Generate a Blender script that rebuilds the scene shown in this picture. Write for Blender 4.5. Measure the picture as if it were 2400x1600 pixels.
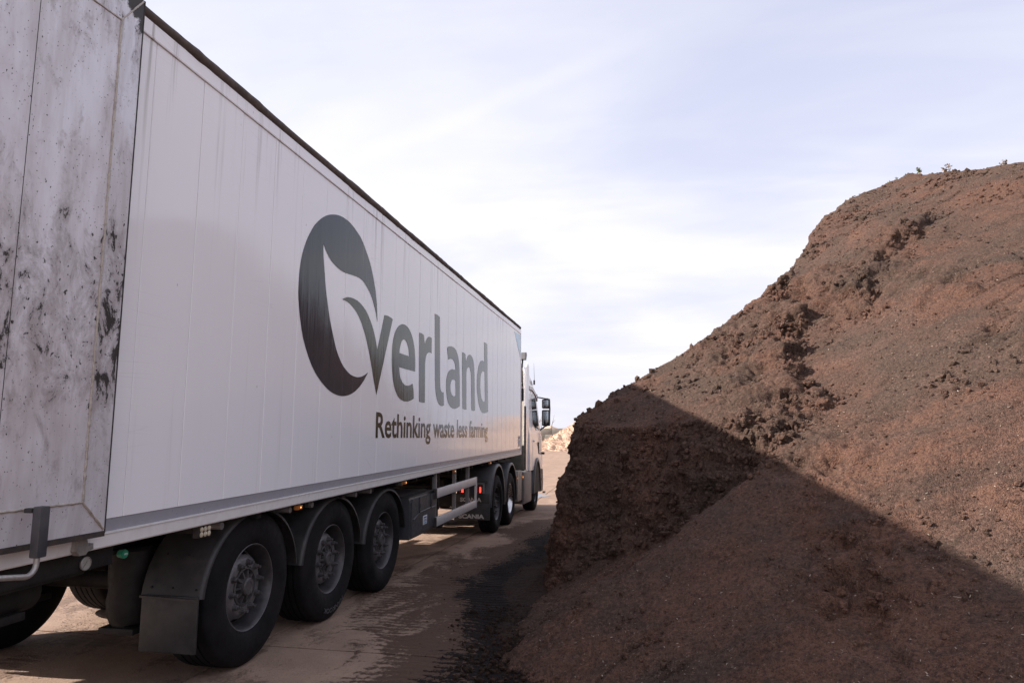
import bpy, bmesh, math, random
import numpy as np
from mathutils import Vector, Matrix, Euler

for _o in list(bpy.data.objects):
    bpy.data.objects.remove(_o)
scene = bpy.context.scene
COL = scene.collection
rnd = random.Random(7)

# ------------------------------------------------------------------ camera
CAM = (2.664, -4.6617, 1.6846)
YAW, PITCH, ROLL = 0.18375, 0.12682, 0.00308
cam = bpy.data.cameras.new('camera')
cam.sensor_width = 36.0
cam.lens = 1587.64 / 2400.0 * 36.0
cam.clip_start = 0.05
cam.clip_end = 2000
camo = bpy.data.objects.new('camera', cam)
COL.objects.link(camo)
_F = Vector((-math.sin(YAW) * math.cos(PITCH), math.cos(YAW) * math.cos(PITCH), math.sin(PITCH)))
_R = Vector((math.cos(YAW), math.sin(YAW), 0))
_U = _R.cross(_F)
_R2 = math.cos(ROLL) * _R + math.sin(ROLL) * _U
_U2 = -math.sin(ROLL) * _R + math.cos(ROLL) * _U
camo.matrix_world = Matrix(((_R2.x, _U2.x, -_F.x, CAM[0]), (_R2.y, _U2.y, -_F.y, CAM[1]),
                            (_R2.z, _U2.z, -_F.z, CAM[2]), (0, 0, 0, 1)))
scene.camera = camo

# ------------------------------------------------------------------ sky, sun, exposure
LIGHT = Vector((1.0, 0.12, -0.68)).normalized()          # the way the sunlight travels
SUN_EL = math.asin(-LIGHT.z)
SUN_AZ = math.atan2(-LIGHT.x, -LIGHT.y)
sun = bpy.data.lights.new('sun', 'SUN')
sun.energy = 3.9
sun.angle = math.radians(0.9)
sun.color = (1.0, 0.93, 0.86)
suno = bpy.data.objects.new('sun', sun)
COL.objects.link(suno)
suno.rotation_euler = LIGHT.to_track_quat('-Z', 'Y').to_euler()
suno.location = (-30, -5, 30)

world = bpy.data.worlds.new('World')
scene.world = world
world.use_nodes = True


class NT:
    """small node-tree writer"""
    def __init__(s, tree):
        s.t = tree

    def n(s, kind, ins=None, **props):
        nd = s.t.nodes.new(kind)
        for k, v in props.items():
            setattr(nd, k, v)
        for k, v in (ins or {}).items():
            sock = nd.inputs[k]
            if isinstance(v, bpy.types.NodeSocket):
                s.t.links.new(v, sock)
            else:
                sock.default_value = v
        return nd

    def noise(s, vec, scale, detail=4, rough=.55, dist=0.0):
        return s.n('ShaderNodeTexNoise', {'Vector': vec, 'Scale': scale, 'Detail': detail, 'Roughness': rough,
                                          'Distortion': dist}).outputs['Fac']

    def scale(s, vec, xyz, loc=(0, 0, 0), rot=(0, 0, 0)):
        return s.n('ShaderNodeMapping', {'Vector': vec, 'Scale': xyz, 'Location': loc, 'Rotation': rot}).outputs[0]

    def step(s, v, a, b, lo=0.0, hi=1.0):
        return s.n('ShaderNodeMapRange', {'Value': v, 'From Min': a, 'From Max': b, 'To Min': lo, 'To Max': hi},
                   interpolation_type='SMOOTHSTEP').outputs[0]

    def step_lin(s, v, a, b):
        return s.n('ShaderNodeMapRange', {'Value': v, 'From Min': a, 'From Max': b}).outputs[0]

    def m(s, op, a, b=0.0):
        nd = s.n('ShaderNodeMath', {0: a, 1: b}, operation=op)
        return nd.outputs[0]

    def mix(s, f, a, b, blend='MIX'):
        nd = s.n('ShaderNodeMix', {0: f}, data_type='RGBA', blend_type=blend)
        for i, v in ((6, a), (7, b)):
            if isinstance(v, bpy.types.NodeSocket):
                s.t.links.new(v, nd.inputs[i])
            else:
                nd.inputs[i].default_value = (v[0], v[1], v[2], 1)
        return nd.outputs[2]

    def bump(s, h, strength, dist, normal=None):
        d = {'Height': h, 'Strength': strength, 'Distance': dist}
        if normal is not None:
            d['Normal'] = normal
        return s.n('ShaderNodeBump', d).outputs[0]


w = NT(world.node_tree)
bg = world.node_tree.nodes['Background']
sky = w.n('ShaderNodeTexSky', sky_type='NISHITA', sun_disc=False, sun_elevation=SUN_EL, sun_rotation=SUN_AZ,
          altitude=50, air_density=1.0, dust_density=2.2, ozone_density=1.6)
direc = w.n('ShaderNodeTexCoord').outputs['Generated']
sep = w.n('ShaderNodeSeparateXYZ', {0: direc})
up = sep.outputs[2]
den = w.m('ADD', w.m('MAXIMUM', up, 0.0), 0.22)
cx_ = w.m('DIVIDE', sep.outputs[0], den)
cy_ = w.m('DIVIDE', sep.outputs[1], den)
cvec = w.n('ShaderNodeCombineXYZ', {0: cx_, 1: cy_, 2: 0.0}).outputs[0]
cirrus = w.noise(w.scale(cvec, (1.0, 2.6, 1), rot=(0, 0, 0.75)), 1.15, 5, .56, .5)
masses = w.noise(w.scale(cvec, (1.0, 1.5, 1), loc=(3.1, 1.7, 0), rot=(0, 0, 0.5)), .95, 5, .5, .4)
cover = w.m('ADD', w.step(cirrus, .36, .78, 0, .50), w.step(masses, .30, .68, 0, .80))
band = w.m('MULTIPLY', w.step(up, .03, .17), w.step(up, .56, .24))
cover = w.m('MULTIPLY', cover, w.m('ADD', w.m('MULTIPLY', band, .62), .5))
# one old vapour trail (a thin great circle, broken up)
trail = w.n('ShaderNodeVectorMath', {0: direc, 1: (0.275, 0.4847, -0.8303)}, operation='DOT_PRODUCT').outputs['Value']
tr = w.step(w.m('ABSOLUTE', w.m('ADD', trail, w.m('MULTIPLY', w.m('SUBTRACT', w.noise(direc, 9, 3), .5), .03))),   .020, .001)
cover = w.m('ADD', cover, w.m('MULTIPLY', w.m('MULTIPLY', tr, .13), w.step(w.n('ShaderNodeVectorMath', {0: direc, 1: (-.21, .87, .44)}, operation='DOT_PRODUCT').outputs['Value'], .955, .992)))
cover = w.m('MINIMUM', cover, 1.0)
clear = w.mix(1.0, sky.outputs[0], (1.03, .93, 1.02), 'MULTIPLY')
haze_f = w.step(up, .58, .10, 0.64, .90)
veil = w.mix(haze_f, clear, (3.35, 3.36, 3.95))
skycol = w.mix(cover, veil, (4.12, 4.08, 4.26))
world.node_tree.links.new(skycol, bg.inputs['Color'])
bg.inputs['Strength'].default_value = 0.1

scene.view_settings.view_transform = 'Standard'
scene.view_settings.look = 'None'
scene.view_settings.gamma = 1.0
scene.view_settings.use_curve_mapping = False
scene.view_settings.exposure = 1.36
scene.render.engine = 'CYCLES'
scene.cycles.max_bounces = 5
scene.cycles.diffuse_bounces = 3
scene.cycles.glossy_bounces = 3
scene.cycles.transmission_bounces = 2


# ------------------------------------------------------------------ helpers
def link(o):
    COL.objects.link(o)
    return o


def tag(o, label=None, cat=None, group=None, kind=None):
    if label:
        o['label'] = label
    if cat:
        o['category'] = cat
    if group:
        o['group'] = group
    if kind:
        o['kind'] = kind
    return o


def empty(name, loc=(0, 0, 0), rot=(0, 0, 0)):
    o = bpy.data.objects.new(name, None)
    o.empty_display_size = .2
    o.location = loc
    o.rotation_euler = rot
    return link(o)


def obj(name, mesh, parent=None, loc=(0, 0, 0), rot=(0, 0, 0), scale=None):
    o = bpy.data.objects.new(name, mesh)
    o.location = loc
    o.rotation_euler = rot
    if scale:
        o.scale = scale
    if parent:
        o.parent = parent
    return link(o)


class MB:
    """collects simple solids into one mesh"""
    def __init__(s):
        s.v, s.f = [], []

    def add(s, vs, fs):
        b = len(s.v)
        s.v += [tuple(p) for p in vs]
        s.f += [tuple(i + b for i in f) for f in fs]
        return s

    def box(s, x0, x1, y0, y1, z0, z1, c=0.0):
        """box with chamfered edges when c > 0"""
        if c <= 0:
            vs = [(x, y, z) for x in (x0, x1) for y in (y0, y1) for z in (z0, z1)]
            return s.add(vs, [(0, 1, 3, 2), (4, 6, 7, 5), (0, 4, 5, 1), (2, 3, 7, 6), (0, 2, 6, 4), (1, 5, 7, 3)])
        bm = bmesh.new()
        vs = [bm.verts.new((x, y, z)) for x in (x0, x1) for y in (y0, y1) for z in (z0, z1)]
        for f in [(0, 1, 3, 2), (4, 6, 7, 5), (0, 4, 5, 1), (2, 3, 7, 6), (0, 2, 6, 4), (1, 5, 7, 3)]:
            bm.faces.new([vs[i] for i in f])
        bmesh.ops.bevel(bm, geom=bm.edges[:], offset=c, segments=2, affect='EDGES', profile=.6)
        bm.verts.index_update()
        s.add([v.co[:] for v in bm.verts], [[v.index for v in f.verts] for f in bm.faces])
        bm.free()
        return s

    def tube(s, path, r, seg=10, cap=True):
        path = [Vector(p) for p in path]
        rs = r if isinstance(r, (list, tuple)) else [r] * len(path)
        rings = []
        prev = None
        for i, p in enumerate(path):
            t = (path[min(i + 1, len(path) - 1)] - path[max(i - 1, 0)]).normalized()
            if prev is None:
                a = Vector((0, 0, 1)) if abs(t.z) < .9 else Vector((1, 0, 0))
                nrm = t.cross(a).normalized()
            else:
                nrm = (prev - t * prev.dot(t)).normalized()
            prev = nrm
            bn = t.cross(nrm)
            rings.append([p + (nrm * math.cos(2 * math.pi * k / seg) + bn * math.sin(2 * math.pi * k / seg)) * rs[i]
                          for k in range(seg)])
        vs = [q for rg in rings for q in rg]
        fs = []
        for i in range(len(rings) - 1):
            for k in range(seg):
                a, b = i * seg + k, i * seg + (k + 1) % seg
                fs.append((a, b, b + seg, a + seg))
        if cap:
            fs.append(tuple(range(seg))[::-1])
            fs.append(tuple(range(len(vs) - seg, len(vs))))
        return s.add(vs, fs)

    def lathe(s, prof, center, axis_x, seg=64, close=False, skip=None):
        """revolve (d, r) about the x axis; d is measured inwards from center along -axis_x"""
        vs = []
        for d, r in prof:
            for k in range(seg):
                a = 2 * math.pi * k / seg
                vs.append((center[0] - axis_x * d, center[1] + r * math.sin(a), center[2] + r * math.cos(a)))
        fs = []
        n = len(prof)
        for i in range(n - (0 if close else 1)):
            j = (i + 1) % n
            for k in range(seg):
                if skip and skip(i, k):
                    continue
                k2 = (k + 1) % seg
                q = (i * seg + k, i * seg + k2, j * seg + k2, j * seg + k)
                fs.append(q if axis_x > 0 else q[::-1])
        return s.add(vs, fs)

    def prism(s, poly, a0, a1, axis):
        """polygon in the plane normal to axis ('x','y','z'), pushed from a0 to a1"""
        def put(u, v, a):
            return {'x': (a, u, v), 'y': (u, a, v), 'z': (u, v, a)}[axis]
        n = len(poly)
        vs = [put(u, v, a0) for u, v in poly] + [put(u, v, a1) for u, v in poly]
        fs = [tuple(range(n)), tuple(range(2 * n - 1, n - 1, -1))]
        fs += [(i, i + n, (i + 1) % n + n, (i + 1) % n) for i in range(n)]
        return s.add(vs, fs)

    def mesh(s, name, mat, smooth=35):
        me = bpy.data.meshes.new(name)
        me.from_pydata(s.v, [], s.f)
        bm = bmesh.new()
        bm.from_mesh(me)
        bmesh.ops.recalc_face_normals(bm, faces=bm.faces[:])
        bm.to_mesh(me)
        bm.free()
        if mat:
            me.materials.append(mat)
        if smooth:
            me.polygons.foreach_set('use_smooth', [True] * len(me.polygons))
            me.set_sharp_from_angle(angle=math.radians(smooth))
        me.update()
        return me

    def build(s, name, mat, parent=None, smooth=35, loc=(0, 0, 0)):
        return obj(name, s.mesh(name, mat, smooth), parent, loc)


def np_mesh(name, V, F, mat, smooth=True):
    me = bpy.data.meshes.new(name)
    V = np.asarray(V, np.float32)
    F = np.asarray(F, np.int32)
    k = F.shape[1]
    me.vertices.add(len(V))
    me.vertices.foreach_set('co', V.ravel())
    me.loops.add(F.size)
    me.loops.foreach_set('vertex_index', F.ravel())
    me.polygons.add(len(F))
    me.polygons.foreach_set('loop_start', np.arange(0, F.size, k, dtype=np.int32))
    me.polygons.foreach_set('loop_total', np.full(len(F), k, np.int32))
    me.polygons.foreach_set('use_smooth', np.full(len(F), smooth, bool))
    me.materials.append(mat)
    me.update(calc_edges=True)
    me.validate()
    return me


def _hash(ix, iy, iz, seed):
    h = (ix.astype(np.uint32) * np.uint32(374761393) + iy.astype(np.uint32) * np.uint32(668265263)
         + iz.astype(np.uint32) * np.uint32(2147483647) + np.uint32(seed) * np.uint32(974634533))
    h = (h ^ (h >> np.uint32(13))) * np.uint32(1274126177)
    h = h ^ (h >> np.uint32(16))
    return (h & np.uint32(0xffff)).astype(np.float32) / 32767.5 - 1.0


def vn(x, y, z=None, seed=0):
    x = np.asarray(x, np.float32)
    y = np.asarray(y, np.float32)
    z = np.zeros_like(x) if z is None else np.asarray(z, np.float32)
    fx, fy, fz = np.floor(x), np.floor(y), np.floor(z)
    ix, iy, iz = fx.astype(np.int64), fy.astype(np.int64), fz.astype(np.int64)
    tx, ty, tz = x - fx, y - fy, z - fz
    tx, ty, tz = [t * t * t * (t * (t * 6 - 15) + 10) for t in (tx, ty, tz)]
    r = 0
    for dx in (0, 1):
        wx = tx if dx else 1 - tx
        for dy in (0, 1):
            wy = ty if dy else 1 - ty
            for dz in (0, 1):
                wz = tz if dz else 1 - tz
                r = r + wx * wy * wz * _hash(ix + dx, iy + dy, iz + dz, seed)
    return r


def fbm(x, y, z=None, seed=0, oct=4, gain=.5):
    a, s, t = 1.0, 0, 0
    f = 1.0
    for o in range(oct):
        s = s + a * vn(x * f, y * f, None if z is None else z * f, seed + o * 17)
        t += a
        a *= gain
        f *= 2.03
    return s / t


def sstep(x, a, b):
    t = np.clip((x - a) / (b - a), 0, 1)
    return t * t * (3 - 2 * t)


def smin(a, b, k):
    h = np.clip(.5 + .5 * (b - a) / k, 0, 1)
    return b + (a - b) * h - k * h * (1 - h)


def smax(a, b, k):
    return -smin(-a, -b, k)


# ------------------------------------------------------------------ materials
MATS = {}


def material(name):
    m = bpy.data.materials.new(name)
    m.use_nodes = True
    t = NT(m.node_tree)
    b = m.node_tree.nodes['Principled BSDF']
    t.b = b
    t.pos = t.n('ShaderNodeNewGeometry').outputs['Position']
    t.objco = t.n('ShaderNodeTexCoord').outputs['Object']

    def out(color=None, rough=None, normal=None, metal=None):
        for k, v in (('Base Color', color), ('Roughness', rough), ('Normal', normal), ('Metallic', metal)):
            if v is None:
                continue
            if isinstance(v, bpy.types.NodeSocket):
                m.node_tree.links.new(v, b.inputs[k])
            else:
                b.inputs[k].default_value = (v[0], v[1], v[2], 1) if k == 'Base Color' else v
    t.out = out
    MATS[name] = m
    return m, t


def simple(name, col, rough=.5, metal=0.0, vary=.25, scale=9.0, dust=0.0, bump=.15, spec=None, dustcol=(.16, .11, .085)):
    """worn painted / moulded / cast surface: mottled colour, dust in patches, uneven gloss"""
    m, t = material(name)
    n1 = t.noise(t.pos, scale, 6, .6)
    n2 = t.noise(t.pos, scale * 6, 4, .6)
    c = t.mix(t.step(n1, .3, .7), [x * (1 - vary) for x in col], [min(1, x * (1 + vary)) for x in col])
    if dust:
        d = t.m('MULTIPLY', t.step(t.m('ADD', t.m('MULTIPLY', n2, .4), t.m('MULTIPLY', n1, .6)), .4, .68), dust)
        c = t.mix(d, c, dustcol)
    r = t.step(n2, .25, .75, max(.03, rough - .1), min(1, rough + .12))
    t.out(c, r, t.bump(n2, bump, .004) if bump else None, metal)
    if spec is not None:
        t.b.inputs['Specular IOR Level'].default_value = spec
    return m


def emit(name, col, strength):
    m, t = material(name)
    t.out(col, .3)
    t.b.inputs['Emission Color'].default_value = (*col, 1)
    t.b.inputs['Emission Strength'].default_value = strength
    return m

# trailer paint: glossy white, fine vertical waviness, run-down dirt from the roof edge
def paint_nodes(name, base, rough, spec=.5):
    m, t = material(name)
    fine = t.noise(t.scale(t.pos, (0, 26, .35)), 1.0, 5, .65)
    coarse = t.noise(t.scale(t.pos, (0, 5, .5)), 1.0, 3, .5)
    sepn = t.n('ShaderNodeSeparateXYZ', {0: t.pos})
    z = sepn.outputs[2]
    streak = t.noise(t.scale(t.pos, (0, 17, .45)), 1.0, 4, .62)
    patch = t.noise(t.scale(t.pos, (0, 1.1, .5)), 1.0, 3, .5)
    topd = t.m('MULTIPLY', t.step(z, 3.0, 3.95), t.m('MULTIPLY', t.step(streak, .54, .70), t.step(patch, .38, .56)))
    alld = t.m('MULTIPLY', t.step(streak, .58, .8), .22)
    spots = t.n('ShaderNodeTexVoronoi', {'Vector': t.scale(t.pos, (0, 3.6, 1.5)), 'Scale': 2.3}).outputs['Distance']
    spot = t.m('MULTIPLY', t.step(spots, .045, .015), t.step(t.noise(t.pos, 1.7, 2), .5, .66))
    scuff = t.n('ShaderNodeTexVoronoi', {'Vector': t.scale(t.pos, (0, .5, 9)), 'Scale': 1.3}, feature='DISTANCE_TO_EDGE').outputs['Distance']
    scuffm = t.m('MULTIPLY', t.step(scuff, .012, .003), t.step(t.noise(t.pos, .9, 2), .52, .7))
    c = t.mix(t.m('MULTIPLY', patch, .35), base, [x * .90 for x in base])
    c = t.mix(t.m('MULTIPLY', topd, .5), c, (.17, .13, .11))
    c = t.mix(alld, c, (.42, .36, .33))
    c = t.mix(t.m('MULTIPLY', spot, .7), c, (.12, .08, .07))
    c = t.mix(t.m('MULTIPLY', scuffm, .22), c, (.3, .27, .27))
    h = t.m('ADD', t.m('MULTIPLY', fine, .5), coarse)
    r = t.step(t.noise(t.scale(t.pos, (1, 9, 2)), 2.0, 4), .3, .75, rough, rough + .06)
    t.out(c, r, t.bump(h, .30, .006))
    t.b.inputs['Specular IOR Level'].default_value = spec
    return m


M_paint = paint_nodes('trailer_white', (.88, .87, .905), .045)
M_decal = paint_nodes('decal_slate', (.018, .028, .044), .045, .32)
M_letter = paint_nodes('decal_olive', (.017, .026, .016), .045, .32)
M_rail = simple('rail_white', (.74, .72, .72), .35, vary=.06, scale=3, dust=.25, bump=.05, dustcol=(.32, .26, .23))
M_stripe = simple('stripe_grey', (.30, .295, .33), .35, vary=.06, scale=4, dust=.12, bump=.03)
M_trim = simple('roof_trim', (.085, .062, .052), .85, vary=.45, scale=5, dust=.5, bump=.6, dustcol=(.05, .035, .028))
M_rubber = simple('tyre_rubber', (.009, .0088, .0105), .78, vary=.3, scale=4, dust=.4, bump=.12, dustcol=(.024, .019, .018), spec=.16)
M_tread = simple('tread_rubber', (.018, .017, .018), .85, vary=.3, scale=6, dust=.5, bump=.25, dustcol=(.06, .045, .038))
M_rim = simple('rim_steel_shaded', (.055, .052, .057), .4, .4, vary=.3, scale=12, dust=.45, bump=.15, dustcol=(.06, .05, .047))  # base colour darkened to put shade into the rim barrel
M_disc = simple('wheel_disc', (.15, .142, .15), .5, .25, vary=.25, scale=12, dust=.5, bump=.15, dustcol=(.085, .07, .064))
M_hub = simple('hub_iron', (.075, .070, .075), .6, .2, vary=.35, scale=18, dust=.5, bump=.3, dustcol=(.085, .068, .06))
M_polish = simple('polished_alloy', (.62, .61, .62), .22, 1.0, vary=.1, scale=10, dust=.18, bump=.05)
M_plastic = simple('black_plastic', (.026, .026, .029), .5, vary=.3, scale=6, dust=.4, bump=.1, dustcol=(.055, .046, .042))
M_plastic2 = simple('grey_plastic', (.050, .053, .062), .42, vary=.15, scale=5, dust=.3, bump=.06, dustcol=(.10, .085, .08))
M_frame = simple('chassis_black', (.012, .012, .013), .65, vary=.3, scale=7, dust=.4, bump=.2, dustcol=(.032, .025, .022), spec=.3)
M_alu = simple('guard_aluminium', (.60, .585, .60), .38, .15, vary=.1, scale=6, dust=.2, bump=.06, dustcol=(.34, .29, .27))
M_galv = simple('galvanised', (.36, .35, .34), .48, .6, vary=.25, scale=14, dust=.4, bump=.15)
M_grey = simple('grey_paint', (.17, .165, .17), .5, vary=.2, scale=8, dust=.4, bump=.1)
M_seal = simple('rubber_seal', (.018, .016, .016), .8, vary=.3, scale=10, dust=.3, bump=.2)
M_cab = simple('cab_white', (.80, .79, .82), .14, vary=.03, scale=2, dust=.06, bump=.0, dustcol=(.4, .36, .34))
M_cream = simple('cab_back_cream', (.62, .56, .47), .5, vary=.12, scale=4, dust=.3, bump=.05)
M_visor = simple('tinted_visor', (.22, .15, .13), .2, vary=.1, scale=4, bump=0)
M_glass = simple('dark_glass', (.012, .014, .016), .05, vary=.1, scale=2, bump=0)
M_mirror = simple('mirror_glass', (.30, .34, .38), .05, 1.0, vary=.02, scale=2, bump=0)
M_white = simple('marking_white', (.50, .49, .48), .6, vary=.2, scale=20, dust=.5, bump=.05, dustcol=(.2, .17, .15))
M_blue = simple('pale_blue_print', (.27, .52, .72), .2, vary=.05, scale=3, bump=0)
M_stick = simple('label_grey', (.33, .31, .34), .35, vary=.05, scale=5, bump=0)
M_labelw = simple('label_white', (.72, .72, .75), .4, vary=.05, scale=5, bump=0)
M_labelb = simple('label_blue', (.03, .07, .28), .4, vary=.05, scale=5, bump=0)
M_cyan = simple('label_cyan', (.09, .42, .70), .4, vary=.05, scale=5, bump=0)
M_green = simple('green_cap', (.01, .22, .13), .4, vary=.1, scale=8, dust=.15, bump=0)
M_gauge = simple('gauge_face', (.34, .33, .31), .3, vary=.1, scale=10, dust=.3, bump=0)
M_lens = simple('lamp_lens', (.55, .48, .36), .15, vary=.2, scale=40, dust=.2, bump=.4)
M_amber = emit('amber_lens', (.38, .13, .035), .03)
M_amberspot = emit('amber_led', (1.0, .42, .10), .9)
M_reddark = simple('red_lens', (.22, .006, .008), .2, vary=.1, scale=9, bump=0)
M_red = emit('red_led', (1.0, .03, .02), 2.6)


# bare aluminium inner face of the door, caked with compost
def door_mat():
    m, t = material('door_aluminium')
    p = t.pos
    streak = t.noise(t.scale(p, (0, 9, 1.1)), 1.0, 6, .66)
    broad = t.noise(t.scale(p, (0, 2.2, 1.2)), 1.0, 4, .6)
    blot = t.noise(t.scale(p, (0, 8, 4.4)), 1.0, 7, .76, .4)
    sp = t.noise(t.scale(p, (0, 1, .8)), 34, 4, .6)
    sp2 = t.noise(t.scale(p, (0, 1, .75)), 85, 2, .5)
    sepn = t.n('ShaderNodeSeparateXYZ', {0: p})
    y, z = sepn.outputs[1], sepn.outputs[2]
    c = t.mix(t.step(streak, .35, .7), (.72, .71, .77), (.55, .525, .55))
    c = t.mix(t.m('MULTIPLY', t.step(broad, .42, .7), .42), c, (.36, .30, .29))
    # caked zone half way up and along the top
    mid = t.m('MULTIPLY', t.step(z, 1.55, 1.95), t.step(z, 2.95, 2.35))
    zone = t.m('ADD', t.m('MULTIPLY', mid, .12), t.m('MULTIPLY', t.step(z, 3.3, 4.0), .09))
    zone = t.m('ADD', zone, t.m('MULTIPLY', t.step(y, -2.0, -1.7), .035))
    blk = t.step(t.m('ADD', blot, zone), .675, .735)
    speck = t.step(t.m('ADD', sp, t.m('MULTIPLY', zone, .7)), .705, .75)
    speck2 = t.m('MULTIPLY', t.step(sp2, .665, .71), t.step(broad, .30, .52))
    grime = t.m('MULTIPLY', t.step(t.m('ADD', blot, zone), .52, .70), .45)
    c = t.mix(grime, c, (.17, .13, .12))
    dk = t.m('MAXIMUM', t.m('MAXIMUM', blk, speck), speck2)
    c = t.mix(t.m('MULTIPLY', dk, .93), c, (.022, .015, .012))
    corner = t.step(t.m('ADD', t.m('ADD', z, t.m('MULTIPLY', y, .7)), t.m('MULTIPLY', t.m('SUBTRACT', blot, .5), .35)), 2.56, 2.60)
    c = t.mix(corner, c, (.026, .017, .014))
    t.out(c, t.step(dk, 0, 1, .42, .9), t.bump(t.m('ADD', blot, t.m('MULTIPLY', dk, .7)), .2, .01), .25)
    return m


M_door = door_mat()
M_weld = simple('weld_bead', (.46, .42, .38), .45, .4, vary=.3, scale=60, dust=.45, bump=.5, dustcol=(.28, .21, .16))


# compost: brown fines, red-brown patches, grey-brown crumbs, pale wood flecks
def compost(name, dark=1.0, gs=1.0):
    m, t = material(name)
    p = t.pos
    big = t.noise(p, .8, 3, .6, .3)
    med = t.noise(p, 7, 3, .65)
    fine = t.noise(p, 38 * gs, 3, .75)
    grain = t.noise(p, 115 * gs, 2, .6)
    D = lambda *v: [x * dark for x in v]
    c = t.mix(t.step(big, .38, .64), D(.100, .064, .048), D(.148, .076, .052))
    band_ = t.noise(t.scale(p, (.55, 2.6, 2.6), rot=(0, 0, .46)), 1.0, 4, .62)
    c = t.mix(t.m('MULTIPLY', t.step(band_, .50, .68), .55), c, D(.060, .044, .036))
    c = t.mix(t.m('MULTIPLY', t.step(band_, .46, .30), .35), c, D(.185, .108, .080))
    c = t.mix(t.m('MULTIPLY', t.step(med, .44, .68), .5), c, D(.072, .049, .038))
    c = t.mix(t.m('MULTIPLY', t.step(fine, .50, .60), .62), c, D(.040, .027, .021))
    c = t.mix(t.m('MULTIPLY', t.step(fine, .43, .34), .46), c, D(.24, .150, .112))
    c = t.mix(t.m('MULTIPLY', t.step(grain, .54, .63), .55), c, D(.032, .023, .018))
    fl = t.m('MULTIPLY', t.step(grain, .30, .25), t.step(med, .62, .38))
    c = t.mix(t.m('MULTIPLY', fl, .8), c, D(.36, .29, .23))
    h = t.m('ADD', fine, t.m('MULTIPLY', grain, .55))
    t.out(c, .92, t.bump(h, 1.0, .035))
    t.b.inputs['Specular IOR Level'].default_value = .15
    return m


M_compost = compost('compost')
M_clod = compost('compost_clods', 1.12)
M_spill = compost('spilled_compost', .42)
M_chip = simple('wood_fleck', (.31, .245, .19), .8, vary=.5, scale=30, bump=0)


# dusty concrete, stained brown by compost and tyres
def concrete(name, base, stain):
    m, t = material(name)
    p = t.pos
    med = t.noise(p, 2.6, 5, .65)
    fine = t.noise(p, 75, 3, .7)
    patch = t.noise(t.scale(p, (1.4, .8, 1), rot=(0, 0, .06)), 1.0, 5, .66, .6)
    ripple = t.noise(t.scale(p, (2.2, 13, 1), rot=(0, 0, .05)), 1.0, 4, .68, .3)
    sepn = t.n('ShaderNodeSeparateXYZ', {0: p})
    x, y = sepn.outputs[0], sepn.outputs[1]
    c = t.mix(t.step(med, .3, .7), [v * .84 for v in base], [v * 1.12 for v in base])
    c = t.mix(t.m('MULTIPLY', t.step(fine, .50, .72), .55), c, [v * .45 for v in base])
    c = t.mix(t.m('MULTIPLY', t.step(fine, .40, .24), .5), c, [min(1, v * 1.55) for v in base])
    # where wheel loaders turn out of the heap: brown mud smeared in ripples, then a wet black band
    fc = t.n('ShaderNodeFloatCurve', {'Value': t.step_lin(y, -3.0, 13.0)})
    cur = fc.mapping.curves[0]
    ptsc = [(-3, 1.9), (-.07, 1.42), (1.18, 1.10), (2.46, .80), (3.36, .62), (4.26, .64), (5.42, .84), (6.6, .86), (8.04, .84), (9.54, 1.02), (13, 2.4)]
    cur.points[0].location = (0, (ptsc[0][1] - .4) / 2.2)
    cur.points[1].location = (1, (ptsc[-1][1] - .4) / 2.2)
    for yy_, xx_ in ptsc[1:-1]:
        cur.points.new((yy_ + 3) / 16, (xx_ - .4) / 2.2)
    fc.mapping.update()
    edge = t.m('ADD', t.m('MULTIPLY', fc.outputs[0], 2.2), .4)
    d = t.m('SUBTRACT', x, edge)
    grit = t.noise(p, 26, 4, .75)
    wav = t.m('SINE', t.m('ADD', t.m('MULTIPLY', y, 62.0), t.m('MULTIPLY', t.m('SUBTRACT', t.noise(p, 2.2, 3), .5), 16.0)))
    wav = t.m('MULTIPLY', wav, t.step(t.noise(t.scale(p, (1.6, .7, 1)), 1.0, 2, .5), .36, .52))
    gr = t.m('SUBTRACT', grit, .5)
    rw = t.m('ADD', t.m('MULTIPLY', wav, .075), t.m('ADD', t.m('MULTIPLY', gr, .9), t.m('MULTIPLY', t.m('SUBTRACT', ripple, .5), .22)))
    pw = t.m('MULTIPLY', t.m('SUBTRACT', patch, .5), 1.2)
    dn = t.m('ADD', d, t.m('ADD', rw, pw))
    onyard = t.m('MULTIPLY', t.step(y, 14, 9), t.step(y, -6, -3))
    far = t.m('MULTIPLY', t.step(t.m('ADD', patch, t.m('MULTIPLY', gr, .3)), .48, .60), t.m('ADD', t.m('MULTIPLY', onyard, .35), .22))
    brown = t.m('MAXIMUM', t.m('MULTIPLY', t.step(t.m('ADD', d, t.m('ADD', t.m('MULTIPLY', pw, 3.2), t.m('MULTIPLY', rw, 1.6))), -.85, -.50), onyard), far)
    black = t.m('MULTIPLY', t.step(dn, -.06, .06), onyard)
    specks = t.step(fine, .40, .28)
    c = t.mix(t.m('MULTIPLY', brown, .88), c, t.mix(specks, stain, [v * .55 for v in base]))
    c = t.mix(t.m('MULTIPLY', black, .96), c, t.mix(t.m('MULTIPLY', specks, t.step(ripple, .35, .6)), (.010, .0085, .009), (.07, .06, .055)))
    h = t.m('ADD', t.m('MULTIPLY', fine, .3), t.m('ADD', t.m('MULTIPLY', med, .25), t.m('MULTIPLY', t.m('MULTIPLY', t.m('ADD', t.m('MULTIPLY', wav, .3), grit), t.m('MAXIMUM', brown, black)), 1.2)))
    r = t.m('ADD', t.step(med, .3, .7, .72, .9), t.m('MULTIPLY', black, .05))
    t.out(c, r, t.bump(h, .8, .022))
    t.b.inputs['Specular IOR Level'].default_value = .08
    return m


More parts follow.
